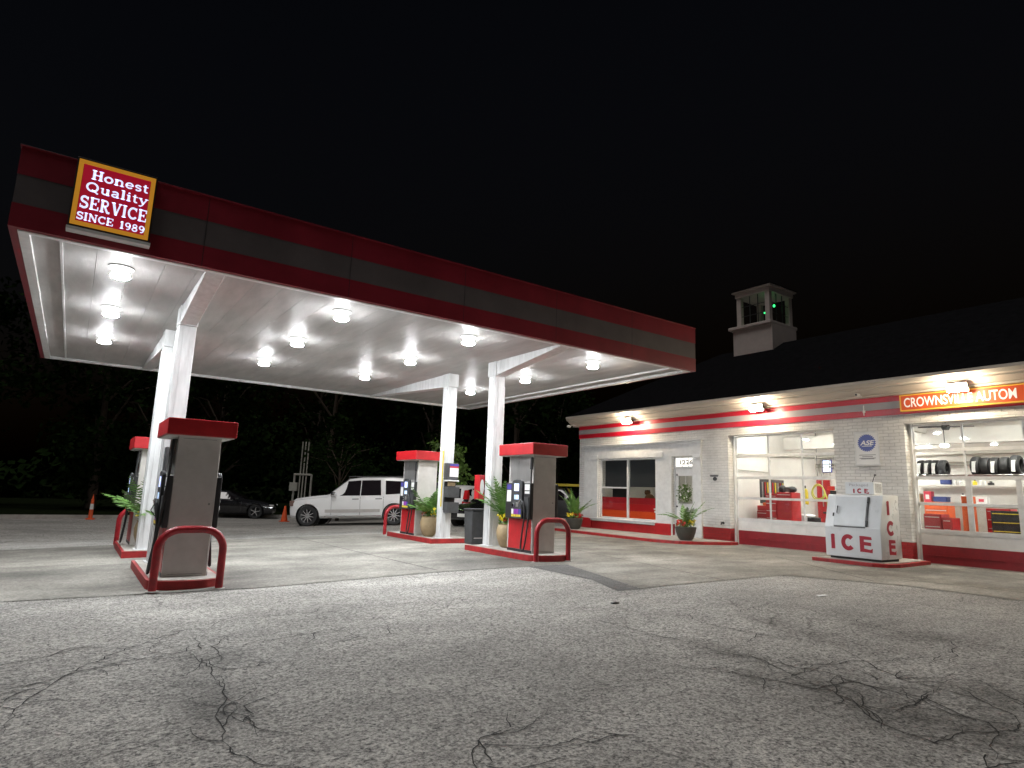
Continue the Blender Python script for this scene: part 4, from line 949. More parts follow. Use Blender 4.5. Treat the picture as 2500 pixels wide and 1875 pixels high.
def block(ch, mp, u0, u1, v0, v1, st, mat, parent):
    mb = MB(); W_ = u1-u0; H_ = v1-v0
    if ch == 'I': P = [[(u0, v0), (u1, v0+.0), (u1, v1-.01), ((u0+u1)/2, v1), (u0, v1-.015)]]
    elif ch == 'C': P = ribbon([(u0+p[0]*W_, v0+p[1]*H_) for p in arc(.5+.06, .5, .5-st/W_*.35, .5-st/H_*.42, 42, 318, 18)], st)
    else: P = [[(u0, v0), (u0+st, v0), (u0+st, v1), (u0, v1)], [(u0+st+.0005, v1-st*.85), (u1, v1-st*.8), (u1-.01, v1-.012), (u0+st+W_*.3, v1-.004), (u0+st+.0005, v1)], [(u0+st+.0005, v0+H_*.42), (u1-.02, v0+H_*.40), (u1-.02, v0+H_*.40+st*.8), (u0+st+.0005, v0+H_*.42+st*.85)], [(u0+st+.0005, v0), (u1, v0-.01), (u1+.01, v0+st*.95), (u1-.04, v0+st*.6), (u0+st+.0005, v0+st*.85)]]
    plate2d(mb, P, mp, .003); return mb.build("letter", mat, parent)
mf = lambda u, v, h: (-.4808-h, -u, v)       # front lower panel, u to the right
block('I', mf, -.475, -.39, .21, .54, .1, m['icered'], t); block('C', mf, -.25, .03, .20, .54, .09, m['icered'], t); block('E', mf, .16, .42, .19, .53, .09, m['icered'], t)
ms = lambda u, v, h: (u, -yw-.0008-h, v)
block('I', ms, -.13, -.02, 1.00, 1.31, .1, m['icered'], t); block('C', ms, -.19, .14, .56, .87, .085, m['icered'], t); block('E', ms, -.13, .17, .15, .47, .09, m['icered'], t)
bxx = MB().box(-.07, .33, -.34, .30, 1.442, 1.72, bev=.008).build("compressor_box", m['icewhite'], t)
mb = MB()
for k in range(9): x = .0+k*.033; mb.box(x, x+.012, -.3415, -.3405, 1.48, 1.69)
mb.build("louvre", m['dgrey'], bxx)
mt = lambda u, v, h: (-.0708-h, -u, v)
block('I', mt, -.12, -.085, 1.47, 1.57, .03, m['icered'], bxx); block('C', mt, -.03, .07, 1.465, 1.575, .03, m['icered'], bxx); block('E', mt, .13, .225, 1.465, 1.57, .03, m['icered'], bxx)
text_obj("faded_print", "Packaged", m['dirt'], bxx, facing((0, -1, 0), (0, 0, 1), (-.0735, .20, 1.625)), .085, .42, 0.0, .002)
MB().tube([(.1, -.24, 1.72), (.13, -.26, 1.82), (.16, -.27, 1.87)], .008, 6).ball((.18, -.27, 1.89), .03, 1, (1.2, 1, .7)).build("vent_pipe", m['black'], t, 40)

# ------------------------------------------------------------------ things in the workshop and office
def tube_light(loc, l, mat, label, rz=0):
    t = thing("tube_light", label, "lamp", loc, rz, "fluorescent fittings inside the shop")
    MB().box(-.12, .12, -l/2, l/2, -.02, .05, bev=.01).build("housing", m['white'], t); MB().box(-.09, .09, -l/2+.03, l/2-.03, -.05, -.0205).build("diffuser", mat, t)
for y in (3.0, 5.4, 8.6, 11.0): tube_light((18.5, y, 3.84), 1.5, m['tube'], "white tube light on the workshop ceiling above the garage doors")
for y in (4.2, 9.8): tube_light((21.4, y, 3.84), 1.5, m['tube'], "white tube light on the workshop ceiling above the garage doors")
tube_light((18.6, 15.4, 2.88), 2.0, m['tubeo'], "tube light on the office ceiling behind the black blinds")
def cabinet(loc, w, d, h, mat, label, n, trimm=None, kind="tool_chest", front='x'):
    t = thing(kind, label, "tool chest", loc, group="tool chests in the workshop")
    MB().box(0, d, -w/2, w/2, .10, h, bev=.01).build("carcass", mat, t)
    for k in range(n):
        z0 = .14+(h-.18)*k/n; z1 = .14+(h-.18)*(k+1)/n-.015
        f = MB().box(-.015, -.001, -w/2+.02, w/2-.02, z0, z1, bev=.004).build("drawer", mat, t)
        MB().box(-.03, -.0155, -w/2+.04, w/2-.04, z1-.03, z1-.012).build("handle", trimm or m['steel'], f)
    for sx in (.06, d-.06):
        for sy in (-w/2+.06, w/2-.06): MB().lathe([(.045, -.015), (.045, .015)], (sx, sy, .05), 12, 'y').build("caster", m['rubber'], t, 40)
    return t
cabinet((18.5, 12.1, .01), .42, .5, 1.0, m['filmr1'], "dark red tool chest, leftmost behind the left garage door", 5)
cabinet((18.25, 11.62, .01), .40, .5, 1.55, m['red'], "narrow red tool chest in the middle behind the left garage door", 6)
cabinet((18.2, 11.15, .01), .50, .5, 1.60, m['red'], "wide bright red cabinet behind the left garage door", 1)
cabinet((19.2, 5.75, .01), .78, .55, 1.27, m['black'], "black tool chest with yellow-trimmed drawers behind the right garage door", 5, m['yellow'])
cabinet((18.0, 7.0, .01), .40, .5, 1.13, m['filmr1'], "dark red tool chest low behind the right garage door", 4)
cabinet((18.0, 6.68, .01), .22, .5, 1.05, m['red'], "slim red chest beside the dark red one behind the right garage door", 4)
cabinet((20.6, 7.9, .01), .6, .5, 1.45, m['orange'], "orange tool chest far left at the back of the right bay", 8, m['label'])
cabinet((20.4, 6.35, .01), .55, .5, 1.32, m['red'], "red chest between the orange lift post and the black chest", 5)
def clutter(loc, label, cat, parts, name):
    t = thing(name, label, cat, loc)
    for nm, mb, mt in parts: mb.build(nm, mt, t, 40)
    return t
clutter((18.5, 12.1, 1.015), "orange-lidded red toolbox on the leftmost dark red chest", "toolbox", [("box", MB().box(0, .4, -.18, .2, 0, .16, bev=.02), m['red']), ("lid", MB().box(-.01, .3, -.2, .0, .161, .26, bev=.03), m['orange'])], "toolbox")
clutter((18.25, 11.15, 1.61), "heap of dark rags and hoses on the wide red cabinet", "rags", [("hose_coil", MB().tube([(.2+.13*math.cos(a), .13*math.sin(a)*1.4, .05+.03*k) for k in range(4) for a in [2*PI*i/12 for i in range(12)]], .03, 6), m['dgrey']), ("rag", MB().ball((.2, -.12, .09), .13, 2, (1.1, 1.2, .8)).ball((.15, .16, .1), .12, 2, (1, 1, 1.1)), m['black'])], "rag_heap")
clutter((19.0, 10.75, .01), "dark waste bin draped with white rags behind the left garage door", "bin", [("bin", MB().lathe([(.22, 0), (.27, .85), (.26, .86)], n=20), m['black']), ("rag", MB().ball((-.05, .08, .90), .18, 2, (1.1, 1.3, .4)).box(-.30, -.27, -.02, .16, .66, .88, bev=.01), m['label'])], "waste_bin")
clutter((21.6, 10.9, .01), "workbench with clutter at the back of the left bay", "workbench", [("top", MB().box(0, .7, -1.2, .9, .95, 1.02, bev=.01), m['black']), ("leg", MB().box(.05, .15, -1.1, -1.0, 0, .95).box(.05, .15, .7, .8, 0, .95), m['black']), ("tool_panel", MB().box(.55, .6, -1.2, .9, 1.1, 1.75), m['dgrey'])], "workbench")
t = thing("parts_box", "pink and red patterned boxes stacked on the workbench panel", "boxes", (22.0, 11.0, 1.78))
for k in range(7): MB().box(0, .25, -1.1+k*.28, -.86+k*.28, 0, rnd.uniform(.12, .26), bev=.006).build("carton", [m['labelred'], m['label'], m['fred'], m['pot']][k % 4], t)
t = thing("air_hose", "yellow-green coiled air hose hanging in the left bay", "hose", (20.5, 11.32, 1.68))
MB().tube([(0, .22*math.cos(a)*(1-.2*math.sin(a)), .26*math.sin(a)) for a in [2*PI*i/24 for i in range(24)]], .022, 8, True).tube([(.02, .2*math.cos(a), .22*math.sin(a)) for a in [2*PI*i/24 for i in range(24)]], .02, 8, True).build("coil", m['hoseyel'], t, 60)
MB().tube([(0, -.2, .05), (.02, -.28, -.2), (0, -.3, -1.6)], .02, 8).build("tail", m['hoseyel'], t, 60); MB().tube([(0, 0, .27), (.0, 0, 2.2)], .01, 6).build("hanger", m['dgrey'], t, 40)
t = thing("yellow_jacket", "yellow coat hung beside the coiled hose", "coat", (20.6, 11.85, 1.25))
MB().prism([(-.09, 0), (.10, .02), (.08, .45), (.03, .55), (-.05, .53), (-.08, .4)], 0, .1, 'x', bev=.03).build("coat", m['yellow'], t, 50); MB().box(.03, .05, -.02, .02, .55, .64).build("hook", m['black'], t)
t = thing("wall_screen", "small lit upright screen on the workshop wall above the inner door", "screen", (22.40, 13.0-1.0, 2.42))
MB().box(0, .04, -.17, .17, 0, .46, bev=.006).build("bezel", m['labelblue'], t); MB().box(-.003, -.0005, -.14, .14, .03, .43).build("screen_face", emat("screen_white", (.8, .88, 1), 1.4), t)
# tyres on a high rack
t = thing("tyre_rack", "steel wall rack carrying the row of tyres in the right bay", "rack", (19.3, 6.4, 2.14))
MB().tube([(-.17, -1.5, .03), (-.17, 1.7, .03)], .02, 6).tube([(.17, -1.5, .03), (.17, 1.7, .03)], .02, 6).build("rail", m['steel'], t, 40)
MB().box(-.2, .2, -1.3, -1.26, -.03, .0).box(-.2, .2, 1.4, 1.44, -.03, 0).build("bearer", m['steel'], t)
for y in (-1.28, 1.42): MB().tube([(0, y, 0), (0, y, 1.74)], .012, 6).build("hanger_rod", m['dgrey'], t, 40)
def tyre(y, r, w, label, stk, x=19.3):
    t = thing("tyre", label, "tyre", (x, y, 2.165+r*.87), group="new tyres on the rack")
    MB().lathe([(r*.62, -w/2), (r*.86, -w/2-.004), (r*.97, -w*.40), (r, -w*.25), (r, w*.25), (r*.97, w*.40), (r*.86, w/2+.004), (r*.62, w/2), (r*.58, 0), (r*.62, -w/2)], n=32, axis='y', cap=False).build("casing", m['rubber'], t, 60)
    if stk: MB().prism([(-.05, .13), (.03, .12), (.05, -.15), (-.02, -.16)], -r-.006, -r+.10, 'x').build("paper_label", m['label'], t)
    return t
for k, y in enumerate((7.13, 7.30, 7.48, 7.66)): tyre(y, .225, .165, ["right end tyre of the left group on the rack, face showing", "second tyre of the left group on the rack", "third tyre of the left group on the rack", "tyre of the left group nearest the door jamb"][k], k > 0)
for k, (y, r) in enumerate(((6.36, .26), (6.16, .245), (5.96, .245), (5.75, .245), (5.52, .27))): tyre(y, r, .19, ["left end tyre of the right group, larger and torn label", "second tyre of the right group, plain", "middle tyre of the right group, white label", "fourth tyre of the right group, no label", "tallest tyre at the right end of the rack, white label"][k], k in (0, 2, 4))
t = thing("ceiling_fan", "dark ceiling fan in the top of the right garage door", "fan", (19.0, 6.9, 3.45))
MB().lathe([(.0001, -.10), (.08, -.09), (.11, -.02), (.09, .04), (.02, .06), (.02, .42)], n=18).build("motor", m['dgrey'], t, 40)
for k in range(4):
    a = k*PI/2+.4; MB().box(.10, .62, -.065, .065, -.01, .005).xf(Matrix.Rotation(a, 4, 'Z') @ Matrix.Rotation(.2, 4, 'X')).build("blade", m['dgrey'], t)
t = thing("shop_lamp", "bright oval lamp hung in the right bay", "lamp", (20.0, 7.32, 3.03))
MB().ball((0, 0, 0), .11, 2, (1, 1.1, .55)).build("globe", emat("globe_lit", (1, .97, .9), 5), t, 60); MB().tube([(0, 0, .05), (0, 0, .86)], .012, 6).build("stem", m['dgrey'], t, 40)
t = thing("vent_grille", "white-framed square vent high on the right bay's back wall", "vent", (22.42, 8.72, 3.32))
MB().box(0, .03, -.17, .17, 0, .3).build("frame", m['white'], t); MB().box(-.004, -.0005, -.12, .12, .05, .25).build("louvre", m['dgrey'], t)
t = thing("lift_post", "orange vehicle lift post in the right bay", "lift", (20.0, 6.87, .012))
MB().box(-.12, .12, -.13, .13, .0, 1.62, bev=.01).build("post", m['orange'], t); MB().box(-.25, .25, -.25, .25, -.0, .02).build("foot_plate", m['dgrey'], t); MB().box(-.3, -.121, -.08, .08, .3, .42, bev=.01).build("arm", m['dgrey'], t)
t = thing("storage_bin", "blue plastic bin on the back shelf of the right bay", "bin", (22.05, 8.15, 2.02)); MB().box(0, .25, -.14, .14, 0, .18, bev=.02).build("tub", m['bluebin'], t); MB().box(-.01, .26, -.15, .15, .181, .20, bev=.006).build("lid", m['bluebin'], t)
t = thing("storage_bin", "low blue plastic crate on the shop counter of the right bay", "bin", (21.7, 8.2, 1.48)); MB().box(0, .3, -.19, .19, 0, .16, bev=.03).build("tub", m['bluebin'], t); MB().box(-.01, .31, -.2, .2, .13, .15, bev=.006).build("rim", m['bluebin'], t)
t = thing("shop_counter", "long back counter under the shelf in the right bay", "counter", (21.65, 6.6, .012)); MB().box(0, .75, -4.0, 2.4, .0, 1.38).build("base", m['pipe'], t); MB().box(-.05, .79, -4.05, 2.45, 1.381, 1.45, bev=.01).build("top", m['pumpgrey'], t); MB().box(.35, .75, -4.0, 2.4, 1.95, 1.99).build("shelf", m['int'], t)
for k, (y, mt, w, h) in enumerate(((7.95, 'label', .10, .2), (7.75, 'label', .1, .14), (7.4, 'fyel', .12, .14), (7.2, 'label', .16, .18), (7.0, 'black', .16, .1), (5.2, 'label', .12, .17), (4.9, 'yellow', .12, .2))):
    t = thing("bottle", ["white jug at the left of the shelf", "small white tub beside the blue bin on the shelf", "yellow bottle in the middle of the shelf", "white carton right of the yellow bottle", "black can beside the orange post's top", "white can on the right part of the shelf", "yellow can at the right end of the shelf"][k], "bottle", (22.15, y, 2.005), group="bottles on the workshop shelf")
    MB().lathe([(w/2, 0), (w/2, h*.7), (w*.2, h*.85), (w*.2, h)], n=14).build("body", m[mt], t, 40); MB().lathe([(w*.24, h), (w*.24, h*1.12), (.0001, h*1.13)], n=12).build("cap", m['dgrey'], t, 40)
for k, (y, mt) in enumerate(((7.6, 'label'), (7.45, 'black'))):
    t = thing("spray_can", ["white spray can on the counter", "black spray can on the counter"][k], "can", (21.75, y, 1.455)); MB().lathe([(.06, 0), (.06, .22), (.03, .25)], n=14).build("body", m[mt], t, 40); MB().lathe([(.03, .25), (.03, .29), (.0001, .292)], n=12).build("cap", m['dgrey'], t, 40)
# office sill
t = thing("computer_monitor", "black computer monitor seen low in the office window", "monitor", (17.3, 17.35, 1.12)); MB().box(0, .04, -.42, .42, .12, .56, bev=.008).build("panel", m['black'], t); MB().box(-.05, .15, -.15, .15, 0, .02).box(.01, .05, -.03, .03, .0205, .12).build("stand", m['black'], t)
t = thing("office_desk", "pale desk behind the red window film", "desk", (17.05, 16.2, .10)); MB().box(0, .7, -1.5, 1.4, .95, 1.0, bev=.006).build("top", m['int'], t); MB().box(.05, .65, -1.45, -1.40, 0, .949).box(.05, .65, 1.30, 1.35, 0, .949).build("leg", m['int'], t)
t = thing("plush_dog", "small brown plush dog on the office window sill", "soft toy", (17.15, 15.72, 1.101))
MB().ball((0, 0, .18), .16, 2, (.9, 1.3, 1)).ball((0, .1, .38), .11, 2, (1, 1, .9)).ball((-.06, .12, .35), .05, 2).ball((0, -.22, .12), .08, 2, (1, 1.4, .8)).build("body", m['brown'], t, 70); MB().ball((0, .2, .42), .045, 1, (.6, .8, 1.3)).ball((0, .02, .43), .045, 1, (.6, .8, 1.3)).build("ear", m['black'], t, 70)
t = thing("paper_tray", "white letter tray at the left corner of the office window", "tray", (16.95, 17.62, 1.101)); MB().box(0, .3, -.16, .12, .02, .05).box(0, .3, -.16, .12, .12, .15).build("tray", m['label'], t); MB().box(.02, .28, -.15, -.13, .05, .12).build("riser", m['white'], t)
t = thing("door_wreath", "leafy green wreath with pale flowers on the entry door", "wreath", (XB+.10, 13.62, 1.52))
mb = MB()
for _ in range(480):
    a = rnd.uniform(0, 2*PI); q = rnd.gauss(.20, .07); c = Vector((rnd.uniform(-.05, .02), q*math.cos(a), q*math.sin(a)-.02)); d = Vector((rnd.uniform(-.6, .2), rnd.uniform(-1, 1), rnd.uniform(-1, 1))).normalized(); s = d.orthogonal().normalized()*.02; l = rnd.uniform(.06, .10)
    mb.poly([c, c+d*l*.5+s, c+d*l, c+d*l*.5-s])
mb.build("leaves", m['leafb'], t)
mb = MB()
for _ in range(10): a = rnd.uniform(0, 6.28); mb.ball((-.06, .17*math.cos(a), .17*math.sin(a)-.02), .03, 1, (.6, 1, 1))
mb.build("flowers", m['label'], t, 60)

# ------------------------------------------------------------------ cars
def lerp(a, b, t): return a+(b-a)*t
def interp(tab, x, c):
    for p, q in zip(tab, tab[1:]):
        if (p[0]-x)*(q[0]-x) <= 0: return lerp(p[c], q[c], (x-p[0])/(q[0]-p[0]) if q[0] != p[0] else 0)
    return tab[0][c] if abs(x-tab[0][0]) < abs(x-tab[-1][0]) else tab[-1][c]
def car(name, label, cat, st, wb, wr, ww, body, wins, front, rear, trimline, rimn, loc, rot, extras=None, group=None):
    """st: stations (x, zb, zbelt, ztop, halfw, halftop) from nose to tail; +x is forward"""
    t = thing(name, label, cat, loc, 0, group); t.rotation_euler = rot
    bm = bmesh.new(); rings = []
    for x, zb, zs, zt, w, wt in st:
        half = [(0, zb), (w*.84, zb), (w*.97, zb+.10), (w, lerp(zb, zs, .45)), (w*.995, zs-.10), (w*.965, zs), (wt+.02, zt-.07), (wt-.05, zt-.012), (wt*.55, zt+.012), (0, zt+.018)]
        loop = [(y, z) for y, z in half]+[(-y, z) for y, z in half[-2:0:-1]]
        rings.append([bm.verts.new((x, y, z)) for y, z in loop])
    n = len(rings[0])
    for A, B in zip(rings, rings[1:]):
        for k in range(n): bm.faces.new((A[k], A[(k+1)%n], B[(k+1)%n], B[k]))
    bm.faces.new(rings[0]); bm.faces.new(rings[-1][::-1])
    mb = MB(); mb._add(bm); o = mb.build("body", body, t, 32)
    # wheel arches cut out of the body
    W = max(s[4] for s in st); cut = MB()
    for ax in wb:
        for s in (-1, 1): cut.lathe([(wr*1.17, s*(W-.30)), (wr*1.17, s*(W+.3))], (ax, 0, wr), 32, 'y')
    co = cut.build("cutter", m['under'], t)
    bo = o.modifiers.new("arch", 'BOOLEAN'); bo.object = co; bo.operation = 'DIFFERENCE'; bo.solver = 'EXACT'
    bpy.context.view_layer.update()
    me = bpy.data.meshes.new_from_object(o.evaluated_get(bpy.context.evaluated_depsgraph_get()))
    o.modifiers.clear(); o.data = me; bpy.data.objects.remove(co)
    me.materials.clear(); me.materials.append(body); me.polygons.foreach_set("material_index", [0]*len(me.polygons))
    for ax in wb:
        for s in (-1, 1): MB().lathe([(wr*1.15, s*(W-.29)), (wr*1.15, s*(W-.05))], (ax, 0, wr), 28, 'y', cap=False).build("arch_liner", m['under'], t)
    def sidey(x, z):
        zb, zs, zt, w, wt = [interp(st, x, c) for c in range(1, 6)]
        if z <= lerp(zb, zs, .45): return w
        if z <= zs: return lerp(w, w*.965, max(0, (z-(zs-.1))/.1))
        return lerp(w*.965, wt+.02, (z-zs)/max(.02, zt-.07-zs))
    def panel(poly, mat, nm, off=.006, sides=(-1, 1), parent=None, th=.006):
        for s in sides:
            g = bmesh.new(); g.faces.new([g.verts.new((u, 0, v)) for u, v in poly])
            for ax in (0, 2):
                lo = min(q[ax//2] for q in poly); hi = max(q[ax//2] for q in poly); q = math.floor(lo/.11)*.11+.11
                while q < hi:
                    c = [0, 0, 0]; c[ax] = q; n_ = [0, 0, 0]; n_[ax] = 1
                    bmesh.ops.bisect_plane(g, geom=g.verts[:]+g.edges[:]+g.faces[:], plane_co=c, plane_no=n_, dist=1e-5); q += .11
            for v in g.verts: v.co.y = s*(sidey(v.co.x, v.co.z)+off)
            me_ = bpy.data.meshes.new(nm); g.to_mesh(me_); g.free(); me_.materials.append(mat)
            ob = bpy.data.objects.new(nm, me_); COL.objects.link(ob); ob.parent = parent or t
    for poly in wins: panel(poly, m['carglass'], "side_window")
    for x0, z0, x1, z1, nm in (front, rear):          # windscreen and rear glass along the slope
        w0 = interp(st, x0, 5)*.93; w1 = interp(st, x1, 5)*.90; d = Vector((x1-x0, 0, z1-z0)).normalized(); nrm = Vector((-d.z, 0, d.x)); nrm = nrm if nrm.z > 0 else -nrm
        b = MB(); q = [Vector((x0, -w0, z0)), Vector((x0, w0, z0)), Vector((x1, w1, z1)), Vector((x1, -w1, z1))]
        lo = [b.bm.verts.new(p+nrm*.012) for p in q]; hi = [b.bm.verts.new(p+nrm*.020) for p in q]; b.bm.faces.new(hi); b.bm.faces.new(lo[::-1])
        for i in range(4): b.bm.faces.new((lo[i], lo[(i+1)%4], hi[(i+1)%4], hi[i]))
        b.build(nm, m['carglass'], t)
    for ax in wb:
        for s in (-1, 1):
            yo = s*(W-.02); yi = s*(W-.02-ww)
            w = MB().lathe([(wr*.66, yo), (wr*.92, yo+s*.004), (wr*.995, yo-s*.03), (wr, (yo+yi)/2), (wr*.99, yi), (wr*.66, yi)], (ax, 0, wr), 32, 'y', cap=False).build("wheel", m['rubber'], t, 50)
            r = MB().lathe([(wr*.70, yo-s*.005), (wr*.66, yo-s*.012), (wr*.62, yo-s*.06), (wr*.60, yo-s*.14)], (ax, 0, wr), 28, 'y', cap=False)
            for k in range(rimn):
                a = 2*PI*k/rimn+.2; hw = .085 if rimn < 7 else .05
                P = [(ax+rr*math.cos(a+q), wr+rr*math.sin(a+q)) for rr, q in ((wr*.12, -.5), (wr*.63, -hw), (wr*.63, hw), (wr*.12, .5))]
                r.prism(P, yo-s*.02, yo-s*.045, 'y')
            r.lathe([(.0001, yo-s*.012), (wr*.16, yo-s*.014), (wr*.17, yo-s*.05)], (ax, 0, wr), 14, 'y'); r.build("rim", m['rim'], w, 40)
            MB().lathe([(.0001, yo-s*.10), (wr*.61, yo-s*.10)], (ax, 0, wr), 24, 'y').build("brake_disc", m['under'], w)
    if extras: extras(t, panel, sidey, st)
    return t
def pillar_gap(panel, x, z0, z1, mat=None): panel([(x-.006, z0), (x+.006, z0), (x+.006, z1), (x-.006, z1)], mat or m['dgrey'], "door_gap", .003, th=.004)

def suv_ex(t, panel, sidey, st):
    for x in (.78, -.36, -1.28): pillar_gap(panel, x, .42, 1.12)
    for x in (-.18, -1.10): panel([(x-.13, 1.02), (x+.13, 1.02), (x+.13, 1.05), (x-.13, 1.05)], m['dgrey'], "door_handle", .025, th=.025)
    panel([(1.02, .52), (-1.15, .52), (-1.15, .64), (1.02, .64)], m['pumpgrey'], "side_moulding", .012, th=.012)
    panel([(1.05, .36), (-1.2, .36), (-1.2, .40), (1.05, .40)], m['chrome'], "step_rail", .03, th=.03)
    for s in (-1, 1):
        MB().box(.60, .80, s*1.0-.09, s*1.0+.09, 1.12, 1.31, bev=.04).build("wing_mirror", m['chrome'], t, 40)
        MB().tube([(.7, s*.85, 1.18), (.7, s*.95, 1.18)], .03, 6).build("mirror_arm", m['carwhite'], t)
        MB().box(2.22, 2.46, s*.80-.15, s*.80+.14, .78, 1.0, bev=.03).build("headlight", m['amberlens'], t, 40)
        MB().box(-2.62, -2.50, s*.86-.07, s*.86+.075, .95, 1.45, bev=.02).build("taillight", m['tail'], t, 40)
        MB().tube([(.2, s*.68, 1.93), (-2.2, s*.68, 1.90)], .016, 6).build("roof_rail", m['dgrey'], t, 40)
    MB().box(2.40, 2.51, -.55, .55, .62, .98, bev=.03).build("grille", m['chrome'], t, 30)
SUV = [(2.50, .40, .62, .66, .70, .60), (2.45, .34, .90, .98, .86, .74), (2.25, .32, 1.0, 1.09, .97, .80), (1.60, .30, 1.06, 1.17, 1.0, .84), (1.00, .30, 1.10, 1.22, 1.0, .84), (.92, .30, 1.11, 1.25, 1.0, .82), (.15, .30, 1.12, 1.84, 1.0, .72), (-.4, .30, 1.13, 1.89, 1.0, .73), (-1.6, .30, 1.14, 1.88, 1.0, .73), (-2.3, .32, 1.15, 1.83, .98, .71), (-2.52, .36, 1.14, 1.72, .95, .70), (-2.66, .42, 1.05, 1.12, .90, .80), (-2.68, .42, .60, .64, .88, .78)]
SW = [[(.84, 1.17), (.76, 1.22), (.17, 1.74), (-.34, 1.77), (-.34, 1.17)], [(-.37, 1.17), (-.37, 1.77), (-1.12, 1.77), (-1.18, 1.17)], [(-1.36, 1.20), (-1.32, 1.75), (-2.25, 1.70), (-2.38, 1.24)]]
a = Vector((8.40, 25.85)); b = Vector((11.2, 23.85)); d = (a-b).normalized(); ang = math.atan2(d.y, d.x)
mid = (a+b)/2; za, zb_ = gz(*a), gz(*b)
car("parked_suv", "large white four-door SUV parked side-on behind the pumps, nose to the left", "car", SUV, (1.72, -1.70), .40, .26, m['carwhite'], SW, (.90, 1.26, .17, 1.85, "windscreen"), (-2.64, 1.14, -2.50, 1.72, "rear_window"), None, 10, (mid.x, mid.y, (za+zb_)/2), (0, -math.atan2(za-zb_, (a-b).length), ang), suv_ex)

COUPE = [(2.25, .30, .52, .56, .62, .5), (2.15, .24, .62, .68, .80, .62), (1.6, .20, .74, .82, .90, .66), (.95, .20, .80, .90, .91, .68), (.80, .20, .82, .93, .91, .66), (.05, .20, .84, 1.28, .91, .56), (-.7, .20, .86, 1.29, .91, .55), (-1.6, .22, .88, .99, .90, .64), (-2.15, .28, .84, .93, .82, .64), (-2.25, .36, .60, .64, .76, .6)]
CW = [[(.62, .90), (.02, 1.19), (-.45, 1.21), (-.5, .90)], [(-.55, .92), (-.5, 1.21), (-.8, 1.19), (-1.2, .95)]]
def coupe_ex(t, panel, sidey, st):
    pillar_gap(panel, .75, .35, .80); pillar_gap(panel, -.65, .35, .82)
    panel([(-.3, .70), (-.5, .70), (-.5, .73), (-.3, .73)], m['chrome'], "door_handle", .02, th=.02)
    for s in (-1, 1):
        MB().box(.50, .64, s*.99-.09, s*.99+.09, .88, 1.0, bev=.03).build("wing_mirror", m['carblack'], t, 40)
        MB().box(1.98, 2.2, s*.66-.14, s*.66+.13, .55, .68, bev=.025).build("headlight", m['headlens'], t, 40)
        MB().box(-2.26, -2.1, s*.6-.16, s*.6+.16, .68, .82, bev=.02).build("taillight", m['tail'], t, 40)
car("parked_coupe", "low black car with five-spoke rims parked in the dark behind the foreground pump", "car", COUPE, (1.40, -1.30), .33, .24, m['carblack'], CW, (.78, .94, .07, 1.28, "windscreen"), (-1.55, 1.0, -.72, 1.29, "rear_window"), None, 5, (6.42, 33.0, gz(7.4, 33.0)), (0, 0, math.radians(-22)), coupe_ex)
HATCH = [(2.15, .34, .66, .72, .66, .55), (2.05, .28, .82, .90, .84, .68), (1.5, .25, .92, 1.02, .92, .74), (1.0, .25, .96, 1.08, .93, .74), (.9, .25, .97, 1.11, .93, .72), (.15, .25, .99, 1.58, .93, .62), (-.8, .25, 1.02, 1.62, .93, .62), (-1.6, .26, 1.05, 1.58, .92, .60), (-1.95, .30, 1.04, 1.42, .90, .60), (-2.18, .36, .98, 1.04, .86, .72), (-2.22, .42, .55, .60, .82, .7)]
HW = [[(.72, 1.04), (.10, 1.46), (-.40, 1.50), (-.42, 1.05)], [(-.47, 1.05), (-.45, 1.50), (-1.15, 1.49), (-1.30, 1.09)], [(-1.36, 1.12), (-1.22, 1.48), (-1.60, 1.42), (-1.72, 1.2)]]
def hatch_ex(t, panel, sidey, st):
    for x in (.7, -.44): pillar_gap(panel, x, .38, 1.0)
    for s in (-1, 1):
        MB().box(.55, .72, s*1.0-.09, s*1.0+.09, 1.02, 1.18, bev=.03).build("wing_mirror", m['carglass'], t, 40)
        MB().box(1.92, 2.12, s*.68-.15, s*.68+.14, .70, .86, bev=.03).build("headlight", m['headlens'], t, 40)
        MB().prism([(-2.24, .80), (-1.95, .86), (-1.82, 1.12), (-1.90, 1.42), (-2.02, 1.40), (-2.12, 1.1)], s*.74, s*.915, 'y', bev=.015).build("taillight", m['tail'], t, 40)
    MB().box(-2.245, -2.225, -.22, .22, .78, .92).box(2.155, 2.175, -.2, .2, .46, .58).build("number_plate", m['plate'], t)
car("parked_crossover", "white crossover with tall red tail lamps, tail to the viewer behind the right back column", "car", HATCH, (1.33, -1.33), .34, .22, m['carwhite'], HW, (.88, 1.12, .17, 1.58, "windscreen"), (-2.16, 1.06, -1.92, 1.46, "rear_window"), None, 8, (15.2, 24.8, -.06), (0, 0, math.radians(30)), hatch_ex)
car("parked_sedan", "black car with bright headlamps and white number plate facing the pumps by the trash bin", "car", COUPE, (1.40, -1.30), .33, .24, m['carblack'], CW, (.78, .94, .07, 1.28, "windscreen"), (-1.55, 1.0, -.72, 1.29, "rear_window"), None, 5, (14.34, 21.65, -.02), (0, 0, math.radians(205)), lambda t, p, s, st: (coupe_ex(t, p, s, st), MB().box(2.26, 2.275, -.2, .2, .36, .48).build("number_plate", m['plate'], t)))
